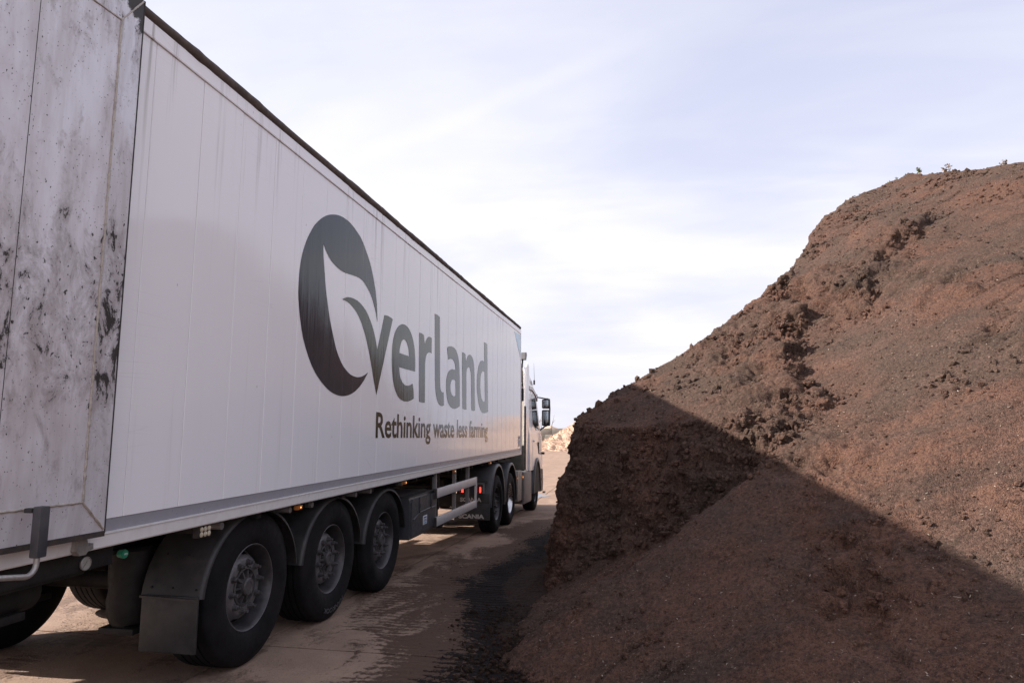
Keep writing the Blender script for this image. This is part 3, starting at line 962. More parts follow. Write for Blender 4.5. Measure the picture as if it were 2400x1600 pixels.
def make_wheel(parent, x, y, z, side, style='dish', R=.535, W=.385, detail=True, dual=False, yaw=0):
    """x: outer sidewall plane, side +1 faces +x. Mesh 'wheel' is the rim; tyre, hub and nuts are its pieces"""
    rim_r = .300
    lip = .032
    m = MB()
    seg = 60
    if style == 'dish':
        prof = [(lip + .012, .296), (lip - .002, .302), (lip - .004, .295), (lip + .004, .287), (lip + .03, .279), (lip + .07, .264),
                (lip + .13, .258), (lip + .19, .262)]
        m.lathe(prof, (0, 0, 0), side, seg)
        disc = [(lip + .125, .259), (lip + .105, .243), (lip + .075, .222), (lip + .052, .198), (lip + .045, .188), (lip + .045, .140), (lip + .075, .136)]
        dm = MB().lathe(disc, (0, 0, 0), side, seg, skip=lambda i, k: i == 1 and k % 6 in (0, 1, 2))
        dm.lathe([(lip - .001, .3025), (lip - .0055, .298), (lip - .001, .2925)], (0, 0, 0), side, seg)  # paler ring: the highlight along the rim lip, put in as colour
        back = [(lip + .15, .258), (lip + .15, .0)]
        m.lathe(back, (0, 0, 0), side, seg)
        rimmat = M_rim
    else:
        prof = [(lip + .012, .296), (lip - .002, .302), (lip - .004, .294), (lip + .01, .286), (lip + .05, .272), (lip + .10, .262),
                (lip + .15, .245), (lip + .175, .21), (lip + .178, .13), (lip + .12, .125), (lip + .11, .10), (lip + .11, .0)]
        m.lathe(prof, (0, 0, 0), side, seg)
        rimmat = M_polish
    wheel = obj('wheel', m.mesh('wheel', rimmat, 40), parent, (x, y, z), (0, 0, yaw))

    if style == 'dish':
        obj('disc', dm.mesh('disc', M_disc, 40), wheel)

    def tyre(off):
        t = MB()
        k = R / .535
        half = [(.060, .294), (.034, .298), (.016, .318), (.004, .365), (0, .405), (.003, .45), (.009, .462), (.009, .470), (.013, .478), (.022, .505),
                (.030, .520), (.042, .5285), (.060, .532)]
        half = [(a, .294 + (b - .294) * (R - .294) / (.535 - .294)) for a, b in half]
        tread = []
        ng = 4
        for g in range(ng):
            c = .06 + (W - .12) * (g + 1) / (ng + 1)
            tread += [(c - .007, R), (c - .005, R - .013), (c + .005, R - .013), (c + .007, R)]
        prof = half + tread + [(W - a, b) for a, b in half[::-1]]
        prof = [(a + off, b) for a, b in prof]
        t.lathe(prof, (0, 0, 0), side, 96)
        obj('tyre', t.mesh('tyre', M_rubber, 30), wheel)
    tyre(0)
    if dual:
        tyre(.345)
    if not detail:
        return wheel
    h = MB()
    if style == 'dish':
        h.lathe([(lip + .075, .138), (lip + .040, .134), (lip + .036, .122), (lip + .085, .112), (lip + .095, .066)], (0, 0, 0), side, 40)
        h.lathe([(lip + .095, .066), (lip + .012, .062), (lip + .004, .054), (lip + .004, .036), (lip + .010, .034), (lip + .010, .0)], (0, 0, 0), side, 40)
        for k in range(10):
            a = 2 * math.pi * (k + .5) / 10
            ca, sa = math.cos(a), math.sin(a)
            vs = []
            for r, d0 in ((.058, .03), (.118, .042)):
                for wv in (-.006, .006):
                    for d in (d0, .095):
                        vs.append((-side * (lip + d), r * sa + wv * ca, r * ca - wv * sa))
            h.add(vs, [(0, 1, 3, 2), (4, 6, 7, 5), (0, 4, 5, 1), (2, 3, 7, 6), (0, 2, 6, 4), (1, 5, 7, 3)])
        obj('hub', h.mesh('hub', M_hub, 35), wheel)
    else:
        h.lathe([(lip + .12, .10), (lip + .05, .095), (lip + .04, .08), (lip + .04, 0)], (0, 0, 0), side, 32)
        obj('hub', h.mesh('hub', M_hub, 35), wheel)
    key = (side, style)
    if key not in NUTS:
        b = MB()
        b.lathe([(.004, .026), (-.004, .026), (-.004, .020), (-.030, .0175), (-.032, .012), (-.052, .011), (-.053, 0)], (0, 0, 0), side, 8)
        NUTS[key] = b.mesh('wheel_nut', M_hub, 30)
    d = lip + (.045 if style == 'dish' else .177)
    for k in range(10):
        a = 2 * math.pi * (k + .25) / 10
        obj('wheel_nut', NUTS[key], wheel, (-side * d, .1675 * math.sin(a), .1675 * math.cos(a)))
    return wheel


def fender(parent, y, z, a, b, x0, x1, legs, mat, name='mudguard', thick=.012, lipd=.03, a0=-90, a1=90):
    """half-round mudguard over a wheel: band x0..x1, with straight legs down to legs=(rear z, front z)"""
    path = []
    if legs[0] is not None:
        path.append((-a, legs[0] - z))
    n = 26
    for k in range(n + 1):
        t = math.radians(a0 + (a1 - a0) * k / n)
        path.append((a * math.sin(t), b * math.cos(t)))
    if legs[1] is not None:
        path.append((a, legs[1] - z))
    m = MB()
    vs, fs = [], []
    prof = [(x0, 0), (x1 - .03, 0), (x1 - .008, -.006), (x1, -.022), (x1, -lipd), (x1 - .008, -lipd), (x1 - .010, -.026), (x1 - .032, -thick), (x0, -thick)]
    np_ = len(prof)
    for i, (py, pz) in enumerate(path):
        q0, q1 = path[max(i - 1, 0)], path[min(i + 1, len(path) - 1)]
        ty, tz = q1[0] - q0[0], q1[1] - q0[1]
        l = math.hypot(ty, tz)
        ny, nz = -tz / l, ty / l
        for (px, pn) in prof:
            vs.append((px, y + py + ny * pn, z + pz + nz * pn))
    for i in range(len(path) - 1):
        for k in range(np_):
            k2 = (k + 1) % np_
            fs.append((i * np_ + k, i * np_ + k2, (i + 1) * np_ + k2, (i + 1) * np_ + k))
    fs += [tuple(range(np_)), tuple(range(len(vs) - np_, len(vs)))]
    m.add(vs, fs)
    return m.build(name, mat, parent, 50)


# ------------------------------------------------------------------ semi trailer
TR0, TR1 = -2.95, 10.83            # rear and front
trailer = tag(empty('semi_trailer'), 'long white walking-floor trailer with large leaf logo lettering on its side', 'trailer')
body = MB()
body.box(-2.55, -.022, TR0 + .05, TR1 - .01, 1.12, 3.99)
body.build('body', M_paint, trailer, 0)
MB().box(-.0218, -.0206, TR0 + .06, TR1 - .04, 1.16, 3.90).build('seam_backing', M_trim, trailer, 0)
# ribbed side panels, each its own
PITCH_P = .4365
seams = [-1.461 + PITCH_P * k for k in range(-3, 29)]
pm = MB()
w2 = PITCH_P / 2 - .0016
z0p, z1p = 1.2225, 3.857
prof = [(-w2, -.02), (-w2, -.0035), (-w2 + .0035, 0), (0, .0006), (w2 - .0035, 0), (w2, -.0035), (w2, -.02)]
pm.add([(d, u, zz) for zz in (z0p, z1p) for u, d in prof],
       [(i, i + 1, i + 8, i + 7) for i in range(6)] + [tuple(range(7)), tuple(range(13, 6, -1))])
pmesh = pm.mesh('side_panel', M_paint, 30)
for i in range(len(seams) - 1):
    yc_ = (seams[i] + seams[i + 1]) / 2
    obj('side_panel', pmesh, trailer, (0, yc_, 0), (rnd.uniform(-.0002, .0002), rnd.uniform(-.0003, .0003), rnd.uniform(-.0010, .0010)))
pm = MB()
pm.box(-.02, 0, TR0 + .01, seams[0] - .0016, z0p, z1p, .003)
pm.build('corner_post', M_paint, trailer)
pm = MB()
pm.box(-.03, .006, seams[-1] + .0016, TR1, 1.10, 3.955, .004)
pm.build('corner_post', M_paint, trailer)
# top band with its small groove ledge, roof edge trim, stripe, bottom rail
m = MB()
yb0, yb1 = TR0, seams[-1]
m.prism([(-.02, 3.8585), (.010, 3.8585), (.012, 3.866), (.006, 3.874), (.006, 3.9535), (-.02, 3.9535)], yb0, yb1, 'y')
m.build('top_band', M_paint, trailer)
# rolled tarpaulin and dirt along the roof edge
n = 420
yy = np.linspace(TR0 - .02, TR1 - .12, n)
rad = .040 + .006 * fbm(yy * 1.3, yy * 0, seed=91, oct=3) + .006 * np.maximum(fbm(yy * 9, yy * 0, seed=93, oct=3), 0)
path = [(-.014 + .006 * float(v1), float(y_), 3.988 + .004 * float(v2)) for y_, v1, v2 in
        zip(yy, fbm(yy * 1.1, yy * 0, seed=95, oct=2), fbm(yy * .7, yy * 0, seed=97, oct=2))]
MB().tube(path, [float(r) for r in rad], 12).build('roof_trim', M_trim, trailer, 50)
MB().box(-2.55, -.03, TR0, TR1 - .05, 3.985, 4.012).build('roof_sheet', M_trim, trailer)
m = MB()
m.box(-.03, -.004, TR0 + .01, seams[-1], 1.158, 1.2205)
m.build('grey_stripe', M_stripe, trailer)
m = MB()
m.prism([(-.05, 1.082), (.008, 1.082), (.013, 1.089), (.013, 1.146), (.019, 1.150), (.019, 1.156), (.006, 1.1575), (-.05, 1.1575)], TR0, TR1, 'y')
m.build('bottom_rail', M_rail, trailer)
m = MB()
m.prism([(-.05, 1.082), (.008, 1.082), (.013, 1.089), (.013, 1.146), (.006, 1.1575), (-.05, 1.1575)], TR0, TR1, 'y')
o = m.build('bottom_rail', M_rail, trailer)
o.scale = (-1, 1, 1)
o.location = (-2.55, 0, 0)

# logo and lettering, printed film on the panels
side_put = lambda u, v, d: (.0022 + d, u, v)
for ch, loops in LOGO.items():
    obj('logo_letter' if ch != 'O' else 'logo_leaf_emblem',
        shape_mesh('logo', [smooth_loop(l) for l in loops], M_decal if ch == 'O' else M_letter, side_put), trailer)
def letters(body, size_w, h, mat, put, parent, name, bold):
    """one object for each letter of a line fitted to size_w x h"""
    def raw(s):
        cu = bpy.data.curves.new('lettering', 'FONT')
        cu.body = s
        cu.offset = bold
        cu.extrude = .001
        cu.resolution_u = 3
        return to_mesh(cu, name)
    whole = raw(body)
    x0 = min(v.co.x for v in whole.vertices)
    x1 = max(v.co.x for v in whole.vertices)
    y1 = max(v.co.y for v in whole.vertices)
    bpy.data.meshes.remove(whole)
    for i, ch in enumerate(body):
        if ch == ' ':
            continue
        me = raw(ch)
        pre = raw(body[:i + 1])
        dx = max(v.co.x for v in pre.vertices) - max(v.co.x for v in me.vertices)
        bpy.data.meshes.remove(pre)
        for v in me.vertices:
            v.co = put((v.co.x + dx - x0) / (x1 - x0) * size_w, v.co.y / y1 * h, .0006 if v.co.z > 0 else -.0006)
        me.materials.clear()
        me.materials.append(mat)
        obj(name, me, parent)


letters('Rethinking waste less farming', 5.30, .262, M_letter, lambda u, v, d: (.0022 + d, 2.0 + u, 1.585 - .012 * u + v), trailer, 'slogan_letter', .017)
obj('blue_corner_print', shape_mesh('blue_corner_print', [[(9.95, 3.80), (10.73, 3.83), (10.73, 3.30)]], M_blue, side_put), trailer)
st = obj('label_plate', shape_mesh('label_plate', [[(10.45, 1.27), (10.72, 1.27), (10.72, 1.51), (10.45, 1.51)]], M_stick, side_put), trailer)
for k, (zz, hh, mt) in enumerate([(1.455, .03, M_labelb), (1.405, .03, M_labelw), (1.345, .035, M_cyan)]):
    obj('print_line', shape_mesh('print_line', [[(10.48, zz), (10.69, zz), (10.69, zz + hh), (10.48, zz + hh)]], mt,
                                 lambda u, v, d: (.0042 + d, u, v)), st)

# ---- rear door folded round against the side
dth = math.atan2(.085, 1.25)
door = obj('rear_door', None, trailer) if False else None
DW = 1.25


def dput(u, v, d):
    """u: distance from the free edge back to the hinge, v: height, d: out of the inner face"""
    y = -1.702 - u * math.cos(dth)
    x = .118 - u * math.sin(dth)
    return (x + d * math.cos(dth), y - d * math.sin(dth) * 0, v)


def dbox(m, u0, u1, v0, v1, d0, d1):
    vs = [dput(u, v, d) for u in (u0, u1) for v in (v0, v1) for d in (d0, d1)]
    return m.add(vs, [(0, 1, 3, 2), (4, 6, 7, 5), (0, 4, 5, 1), (2, 3, 7, 6), (0, 2, 6, 4), (1, 5, 7, 3)])


m = MB()
# centre sheet with a folded border sloping back to the edge
zb_, zt_ = 1.185, 3.95
uo, ui = .0, .152
vi0, vi1 = 1.335, 3.745
bd = -.016
ring_o = [dput(0, zb_, bd), dput(DW, zb_, bd), dput(DW, zt_, bd), dput(0, zt_, bd)]
ring_i = [dput(ui, vi0, 0), dput(DW - .02, vi0, 0), dput(DW - .02, vi1, 0), dput(ui, vi1, 0)]
back = [dput(0, zb_, -.075), dput(DW, zb_, -.06), dput(DW, zt_, -.06), dput(0, zt_, -.075)]
m.add(ring_o + ring_i + back, [(4, 5, 6, 7), (0, 1, 5, 4), (1, 2, 6, 5), (2, 3, 7, 6), (3, 0, 4, 7),
                               (0, 8, 9, 1), (1, 9, 10, 2), (2, 10, 11, 3), (3, 11, 8, 0), (11, 10, 9, 8)])
door = m.build('rear_door', M_door, trailer, 0)
useam = (2.285 - 1.702) / math.cos(dth)


def bead(pts, r, amp=.0012, step_=.012):
    out, rad = [], []
    for (p, q) in zip(pts[:-1], pts[1:]):
        p, q = Vector(p), Vector(q)
        k = max(2, int((q - p).length / step_))
        for i in range(k):
            out.append(p.lerp(q, i / k) + Vector((rnd.uniform(-amp, amp), rnd.uniform(-amp, amp), rnd.uniform(-amp, amp))))
            rad.append(r * rnd.uniform(.75, 1.2))
    out.append(Vector(pts[-1]))
    rad.append(r)
    return MB().tube(out, rad, 6)


bead([dput(ui, vi0, .001), dput(ui, vi1, .001)], .0065).build('weld_seam', M_weld, door, 60)
bead([dput(ui, vi0, .001), dput(DW - .03, vi0, .001)], .0065).build('weld_seam', M_weld, door, 60)
bead([dput(ui, vi0, .0), dput(.008, zb_ + .01, bd + .002)], .007).build('weld_seam', M_weld, door, 60)
bead([dput(ui, vi1, .001), dput(DW - .03, vi1, .001)], .005).build('weld_seam', M_weld, door, 60)
bead([dput(ui, vi1, .0), dput(.008, zt_ - .01, bd + .002)], .005).build('weld_seam', M_weld, door, 60)
m = MB()
dbox(m, useam - .0015, useam + .0015, vi0 + .02, vi1 - .02, -.002, .0006)
m.build('sheet_joint', M_seal, door, 0)
m = MB()
dbox(m, -.002, DW, zb_ - .026, zb_ - .0005, -.06, bd + .004)
m.build('rubber_seal', M_seal, door)
m = MB()
dbox(m, -.008, -.0005, zb_ - .01, zt_, -.08, bd + .001)
m.build('rubber_seal', M_seal, door)
for v in (1.6, 2.55, 3.5):
    m = MB()
    q = dput(DW + .01, v, -.02)
    m.tube([(q[0], q[1], v - .09), (q[0], q[1], v + .09)], .022, 10)
    m.build('hinge', M_galv, door)

# locking lever: steel rod with a rubber sleeve
q = (.185, -2.155)
m = MB()
pts = [(q[0] - .03, -2.36, 1.095), (q[0] - .01, -2.29, 1.088), (q[0], -2.20, 1.074)]
for k in range(7):
    t = math.radians(90 * k / 6)
    pts.append((q[0], -2.20 + .045 * math.sin(t), 1.074 + .045 * (1 - math.cos(t))))
pts += [(q[0], -2.153, 1.16), (q[0], -2.15, 1.25)]
m.tube(pts, .0115, 12)
lev = m.build('lock_lever', M_galv, trailer)
MB().box(q[0] - .021, q[0] + .021, -2.176, -2.127, 1.142, 1.352, .007).build('rubber_sleeve', M_plastic2, lev)
MB().box(q[0] - .06, q[0] - .022, -2.18, -2.15, 1.325, 1.345, .004).build('catch', M_plastic, lev)
m = MB()
m.tube([(q[0] - .10, -2.36, 1.06), (q[0] - .02, -2.36, 1.06)], .045, 14)
m.tube([(q[0] - .10, -2.36, 1.06), (q[0] + .0, -2.33, 1.09)], .016, 10)
m.build('lever_pivot', M_frame, lev)
# keeper bracket under the door edge
m = MB()
m.prism([(-1.80, 1.10), (-1.795, 1.15), (-1.745, 1.155), (-1.735, 1.115), (-1.705, 1.125), (-1.702, 1.098), (-1.735, 1.09), (-1.745, 1.078), (-1.785, 1.078)], .016, .052, 'x')
m.build('keeper_bracket', M_galv, trailer)

# ---- running gear
WZ = lambda y: .535 + gz(y)
for s, xo in ((1, -.095), (-1, -2.455)):
    for k in range(3):
        y_ = 1.311 * k
        wh_ = make_wheel(trailer, xo, y_, WZ(y_), s, 'dish', detail=(s == 1))
        if s == 1 and k == 1:
            tm = text_mesh('HANKOOK', M_plastic2, .40, .040, lambda u, v, d: (.0035 + d * 2,
                           (.425 + v) * math.sin(math.pi - .06 + (u - .20) / .44), (.425 + v) * math.cos(math.pi - .06 + (u - .20) / .44)), bold=.03)
            obj('tyre_lettering', tm, wh_)
for k in range(3):
    y_ = 1.311 * k
    z_ = WZ(y_)
    m = MB()
    m.tube([(-.45, y_, z_), (-2.1, y_, z_)], .065, 14)
    m.build('axle', M_frame, trailer)
    for x_ in (-.72, -1.83):
        m = MB()
        m.box(x_ - .05, x_ + .05, y_ - .25, y_ + .62, z_ - .02, z_ + .09, .02)
        m.box(x_ - .07, x_ + .07, y_ + .50, y_ + .66, z_ - .05, 1.0, .01)
        m.build('trailing_arm', M_frame, trailer)
        yb = y_ - .47
        m = MB()
        prof = [(.075, .30), (.115, .31), (.135, .36), (.145, .45), (.135, .52), (.142, .60), (.145, .70), (.13, .78), (.10, .80)]
        seg = 20
        vs = [(x_ + r * math.cos(2 * math.pi * i / seg), yb + r * math.sin(2 * math.pi * i / seg), zz + gz(y_) + .08) for r, zz in prof for i in range(seg)]
        fs = [(a_ * seg + i, a_ * seg + (i + 1) % seg, (a_ + 1) * seg + (i + 1) % seg, (a_ + 1) * seg + i) for a_ in range(len(prof) - 1) for i in range(seg)]
        m.add(vs, fs)
        m.box(x_ - .13, x_ + .13, yb - .12, yb + .12, .335 + gz(y_), .375 + gz(y_), .01)
        m.box(x_ - .05, x_ + .05, yb - .10, y_, .375 + gz(y_), .43 + gz(y_), .01)
        m.build('air_spring', M_frame, trailer)
for x_ in (-.78, -1.77):
    m = MB()
    m.box(x_ - .075, x_ + .075, -2.3, 10.4, .86, .885)
    m.box(x_ - .012, x_ + .012, -2.3, 10.4, .885, 1.08)
    m.box(x_ - .075, x_ + .075, -2.3, 10.4, 1.08, 1.105)
    m.build('chassis_beam', M_frame, trailer)
for y_ in np.arange(-2.2, 10.5, .72):
    MB().box(-2.5, -.06, y_ - .03, y_ + .03, 1.03, 1.118).build('cross_member', M_frame, trailer, 0)
# underrun and lamp bar at the tail
m = MB()
m.box(-2.45, -.12, -2.62, -2.50, .52, .64, .015)
m.box(-.86, -.72, -2.6, -2.5, .64, 1.05, .01)
m.box(-1.83, -1.69, -2.6, -2.5, .64, 1.05, .01)
m.build('underrun_bar', M_frame, trailer)
m = MB()
m.box(-.075, -.055, -2.30, -1.445, .975, 1.075, .004)
m.box(-.40, -.076, -2.25, -1.6, .955, .995, .006)
m.build('valve_panel', M_frame, trailer)
m = MB()
m.tube([(-.30, -2.10, .90), (-.30, -1.72, .90)], .10, 18)
m.box(-.36, -.20, -2.05, -1.80, .78, .82, .006)
m.build('air_reservoir', M_frame, trailer)
g = MB()
g.lathe([(0, .030), (-.012, .034), (-.014, .030), (-.010, .029)], (-.053, -1.636, 1.012), 1, 24)
gauge = g.build('pressure_gauge', M_galv, trailer)
g = MB()
g.lathe([(-.010, .029), (-.010, 0)], (-.053, -1.636, 1.012), 1, 24)
g.build('gauge_face', M_gauge, gauge, 0)
MB().add([(-.0425, -1.636 + a_, 1.012 + b_) for a_, b_ in ((-.018, -.018), (-.016, -.020), (.010, .012), (.008, .013))], [(0, 1, 2, 3)]).build('needle', M_seal, gauge, 0)
m = MB()
m.lathe([(.03, .020), (0, .024), (-.008, .022), (-.010, 0)], (-.10, -1.31, 1.000), 1, 20)
cap = m.build('valve_cap', M_green, trailer)
obj('cap_lettering', text_mesh('OPEN', M_labelw, .026, .009, lambda u, v, d: (-.0888 + d * .3, -1.324 + u, .996 + v)), cap)
# mudguards
for s in (1, -1):
    for k in range(3):
        y_ = 1.311 * k
        f = fender(trailer, y_, WZ(y_) - .0, .628, .560, -.52, -.085, (None, None), M_plastic, a0=-84, a1=84)
        if s < 0:
            f.scale = (-1, 1, 1)
            f.location = (-2.55, 0, 0)
fl = MB()
fl.box(-.50, -.098, -.642, -.628, .268, .615, .004)
fl.build('mud_flap', M_plastic2 if False else M_plastic, trailer)
m = MB()
m.prism([(-.505, .600), (-.09, .590), (-.085, .604), (-.505, .614)], -.660, -.645, 'y')
m.build('flap_strip', M_plastic, trailer)
for (bx_, bz_) in ((-.45, .66), (-.3, .66), (-.13, .655), (-.42, .85), (-.26, .85)):
    m = MB()
    yb = -.628 * math.sqrt(max(0, 1 - ((bz_ - .535) / .56) ** 2)) - .004
    m.lathe([(0, .008), (-.006, .006), (-.008, 0)], (0, 0, 0), 1, 10)
    mm = m.mesh('bolt', M_frame)
    obj('bolt', mm, trailer, (bx_, yb, bz_), (0, 0, -math.pi / 2))
for y_ in (-.50, .40, .77, 1.68, 2.05, 2.99):
    m = MB()
    m.tube([(-.55, y_, 1.038), (-.052, y_, 1.038)], .024, 12)
    m.build('mudguard_stay', M_grey, trailer)
# lamps on the sill
for i, y_ in enumerate((.505, 3.04, 5.22, 7.70)):
    m = MB()
    m.box(-.06, -.024, y_ - .045, y_ + .045, 1.028, 1.064, .010)
    lp = m.build('marker_lamp', M_amber, trailer)
    MB().box(-.026, -.0215, y_ + .004, y_ + .018, 1.040, 1.052, .002).build('led', M_amberspot, lp)
m = MB()
m.box(-.06, -.015, -.79, -.672, 1.002, 1.074, .006)
wl = m.build('work_lamp', M_plastic, trailer)
for a_ in range(3):
    for b_ in range(2):
        g = MB()
        yy_, zz_ = -.768 + .037 * a_, 1.022 + .032 * b_
        g.lathe([(0, .0165), (-.004, .016), (-.009, .009), (-.010, 0)], (-.015, yy_, zz_), 1, 12)
        g.build('lens', M_lens, wl)
# tool box
m = MB()
m.prism([(-.055, .415), (-.045, .40), (-.045, .36), (-.60, .36), (-.60, .865), (-.20, .872), (-.060, .845), (-.045, .80), (-.038, .56), (-.045, .415)], 3.245, 4.275, 'y')
tb = m.build('tool_box', M_plastic2, trailer, 35)
MB().box(-.62, -.042, 3.235, 4.285, .847, .862, .006).build('lid_rim', M_plastic, tb)
m = MB()
m.prism([(3.28, .40), (4.24, .40), (4.24, .79), (4.20, .825), (3.32, .825), (3.28, .79)], -.046, -.022, 'x')
dr = m.build('door', M_plastic2, tb)
pts = [(-.020, 3.34, .585), (-.020, 3.46, .62), (-.020, 3.60, .645), (-.020, 3.78, .652), (-.020, 3.95, .655), (-.020, 4.22, .655)]
MB().tube(pts, .008, 8).build('moulded_rib', M_plastic2, dr)
for y_ in (3.56, 4.03):
    m = MB()
    m.box(-.03, -.012, y_ - .018, y_ + .018, .64, .83, .004)
    m.box(-.03, -.006, y_ - .013, y_ + .013, .70, .76, .003)
    m.build('latch_strap', M_plastic, dr)
lb = MB()
lb.box(-.024, -.0195, 3.71, 3.87, .475, .585, .001)
lb = lb.build('label', M_labelw, dr)
for zz, hh, mt in ((.552, .018, M_labelb), (.53, .008, M_labelb), (.515, .008, M_labelb), (.487, .014, M_cyan)):
    MB().box(-.0195, -.0185, 3.735, 3.845, zz, zz + hh).build('print_line', mt, lb, 0)
# side guard
m = MB()
for z0_, z1_ in ((.752, .873), (.382, .500)):
    rail = MB()
    rail.prism([(-.03, z0_), (-.004, z0_), (.002, z0_ + .02), (.002, z1_ - .02), (-.004, z1_), (-.03, z1_)], 4.225, 6.47, 'y')
    rr = rail.build('guard_rail', M_alu, trailer)
    MB().prism([(-.034, z0_ - .004), (.004, z0_ - .004), (.004, z1_ + .004), (-.034, z1_ + .004)], 4.185, 4.2245, 'y').build('end_cap', M_seal, rr)
m = MB()
m.box(-.032, .004, 6.471, 6.51, .375, .876, .004)
m.build('guard_end', M_alu, trailer)
for y_ in (4.30, 5.30, 6.10):
    m = MB()
    m.box(-.085, -.032, y_ - .025, y_ + .025, .37, 1.085, .006)
    m.build('guard_post', M_grey, trailer)
for z0_, z1_ in ((.752, .873), (.382, .500)):
    rail = MB()
    rail.box(-2.555, -2.52, 3.35, 6.47, z0_, z1_, .006)
    rail.build('guard_rail', M_alu, trailer)
for y_ in (3.5, 4.9, 6.10):
    MB().box(-2.518, -2.465, y_ - .025, y_ + .025, .37, 1.085, .006).build('guard_post', M_grey, trailer)
MB().box(-2.45, -1.95, 4.4, 6.0, .50, 1.0, .03).build('shade_box', M_plastic, trailer)  # unseen box, added to break up the sunlight falling under the trailer
for x_ in (-.42, -2.13):
    m = MB()
    m.box(x_ - .06, x_ + .06, 5.45, 5.57, .45, 1.08, .01)
    m.box(x_ - .045, x_ + .045, 5.465, 5.555, .22, .45, .008)
    m.box(x_ - .11, x_ + .11, 5.40, 5.62, .19, .22, .01)
    m.build('landing_leg', M_frame, trailer)
m = MB()
m.tube([(-.42, 5.51, .80), (-2.13, 5.51, .80)], .03, 10)
m.build('landing_shaft', M_frame, trailer)

# ------------------------------------------------------------------ tractor unit
trac = tag(empty('tractor_unit', (0, 0, .005), (math.atan(-.031), 0, 0)), 'white tractor unit with grey mudguards coupled to the front of the trailer', 'lorry')
XO = .05
for s, xo in ((1, XO - .01), (-1, -2.54 - .0)):
    make_wheel(trac, xo, 8.07, .525, s, 'dish', R=.525, W=.315, detail=(s == 1))
    make_wheel(trac, xo, 9.43, .525, s, 'deep', R=.525, W=.315, detail=(s == 1), dual=True)
    make_wheel(trac, xo, 12.86, .525, s, 'dish', R=.525, W=.315, detail=(s == 1))
for y_ in (8.07, 9.43, 12.92):
    MB().tube([(-.3, y_, .525), (-2.2, y_, .525)], .08, 12).build('axle', M_frame, trac)
for s in (1, -1):
    for y_ in (8.07, 9.43):
        f = fender(trac, y_, .525, .655, .735, -.60, XO, (.50, .46), M_plastic2, thick=.02, lipd=.05)
        if s < 0:
            f.scale = (-1, 1, 1)
            f.location = (-2.5, 0, 0)
    f = fender(trac, 12.86, .525, .625, .80, -.42, XO + .045, (.45, .62), M_plastic2, name='wheel_arch', thick=.02, lipd=.085)
    if s < 0:
        f.scale = (-1, 1, 1)
        f.location = (-2.5, 0, 0)
for x_ in (-.83, -1.67):
    MB().box(x_ - .04, x_ + .04, 7.3, 13.9, .72, .98, .01).build('chassis_rail', M_frame, trac)
MB().box(-2.0, -.5, 8.3, 9.2, .98, 1.10, .03).build('fifth_wheel', M_frame, trac)
MB().box(-2.4, -.65, 9.8, 11.9, .70, 1.02, .03).build('gearbox_housing', M_frame, trac)
# rear panel with lamps and flaps
m = MB()
m.box(-.63, .028, 7.405, 7.425, .278, .56, .004)
flap = m.build('mud_flap', M_plastic, trac)
wput = lambda x0, z0: (lambda u, v, d: (x0 + u, 7.4035 - d, z0 + v))
obj('flap_lettering', text_mesh('SCANIA', M_white, .47, .072, wput(-.545, .306), bold=.045), flap)
m = MB()
m.box(-.63, .02, 7.40, 7.414, .575, .74, .004)
m.box(-.63, -.02, 7.395, 7.42, .91, .975, .008)
pan = m.build('rear_panel', M_plastic, trac)
obj('panel_lettering', text_mesh('SCANIA', M_white, .395, .07, lambda u, v, d: (-.523 + u, 7.3985 - d, .600 + v), bold=.045), pan)
m = MB()
m.box(-.64, -.07, 7.36, 7.40, .905, .93, .004)
m.box(-.10, -.07, 7.36, 7.40, .74, .905, .004)
m.build('lamp_bracket', M_grey, trac)
for (x0_, x1_) in ((-.245, -.12), (-.53, -.44)):
    m = MB()
    m.box(x0_, x1_, 7.345, 7.398, .752, .866, .008)
    lp = m.build('tail_lamp', M_reddark, trac)
    for kk in range(6):
        xx = x1_ - .033 if x0_ > -.3 else x1_ - .045
        MB().box(xx, xx + (.026 if x0_ > -.3 else .034), 7.341, 7.3448, .762 + kk * .0165, .774 + kk * .0165, .002).build('led', M_red, lp)
MB().box(-2.45, -.63, 7.40, 7.46, .50, .70, .01).build('tail_beam', M_frame, trac)
# side lockers and tank
m = MB()
for k in range(6):
    m.box(-.55, XO - .01 - .006 * (k % 2), 10.22 + .085 * k, 10.30 + .085 * k, .40, 1.06, .012)
lock = m.build('finned_battery_box', M_galv, trac)
MB().box(-.62, -.02, 10.20, 10.76, .42, 1.04).build('box_core', M_frame, lock, 0)
m = MB()
m.box(-.60, XO, 10.98, 12.10, .28, 1.02, .045)
tank = m.build('fuel_tank_cover', M_grey, trac, 40)
m = MB()
m.box(-.58, XO - .03, 10.90, 10.98, .36, .98, .01)
m.build('step_frame', M_plastic, trac)
for (yy_, zz_) in ((10.24, .90), (10.93, .90)):
    m = MB()
    m.box(XO - .05, XO - .02, yy_ - .035, yy_ + .02, zz_ - .05, zz_ + .05, .008)
    lp = m.build('marker_lamp', M_amber, trac)
    MB().box(XO - .022, XO - .016, yy_ - .02, yy_ + .005, zz_ - .012, zz_ + .018, .002).build('led', M_amberspot, lp)

# cab: stacked rounded outlines
lev_ = [  # z, right x, front y, rear y, corner radius
    (1.02, .055, 14.12, 11.72, .22), (1.20, .062, 14.16, 11.72, .26), (1.85, .052, 14.14, 11.72, .32), (2.10, .025, 14.05, 11.72, .36),
    (2.45, .005, 13.92, 11.72, .40), (2.85, -.020, 13.74, 11.72, .44), (3.05, -.032, 13.56, 11.72, .50), (3.30, -.055, 13.22, 11.72, .55),
    (3.46, -.085, 12.86, 11.72, .55), (3.57, -.13, 12.45, 11.72, .45), (3.65, -.20, 12.1, 11.74, .25), (3.70, -.32, 11.95, 11.80, .1)]
CX = -1.25


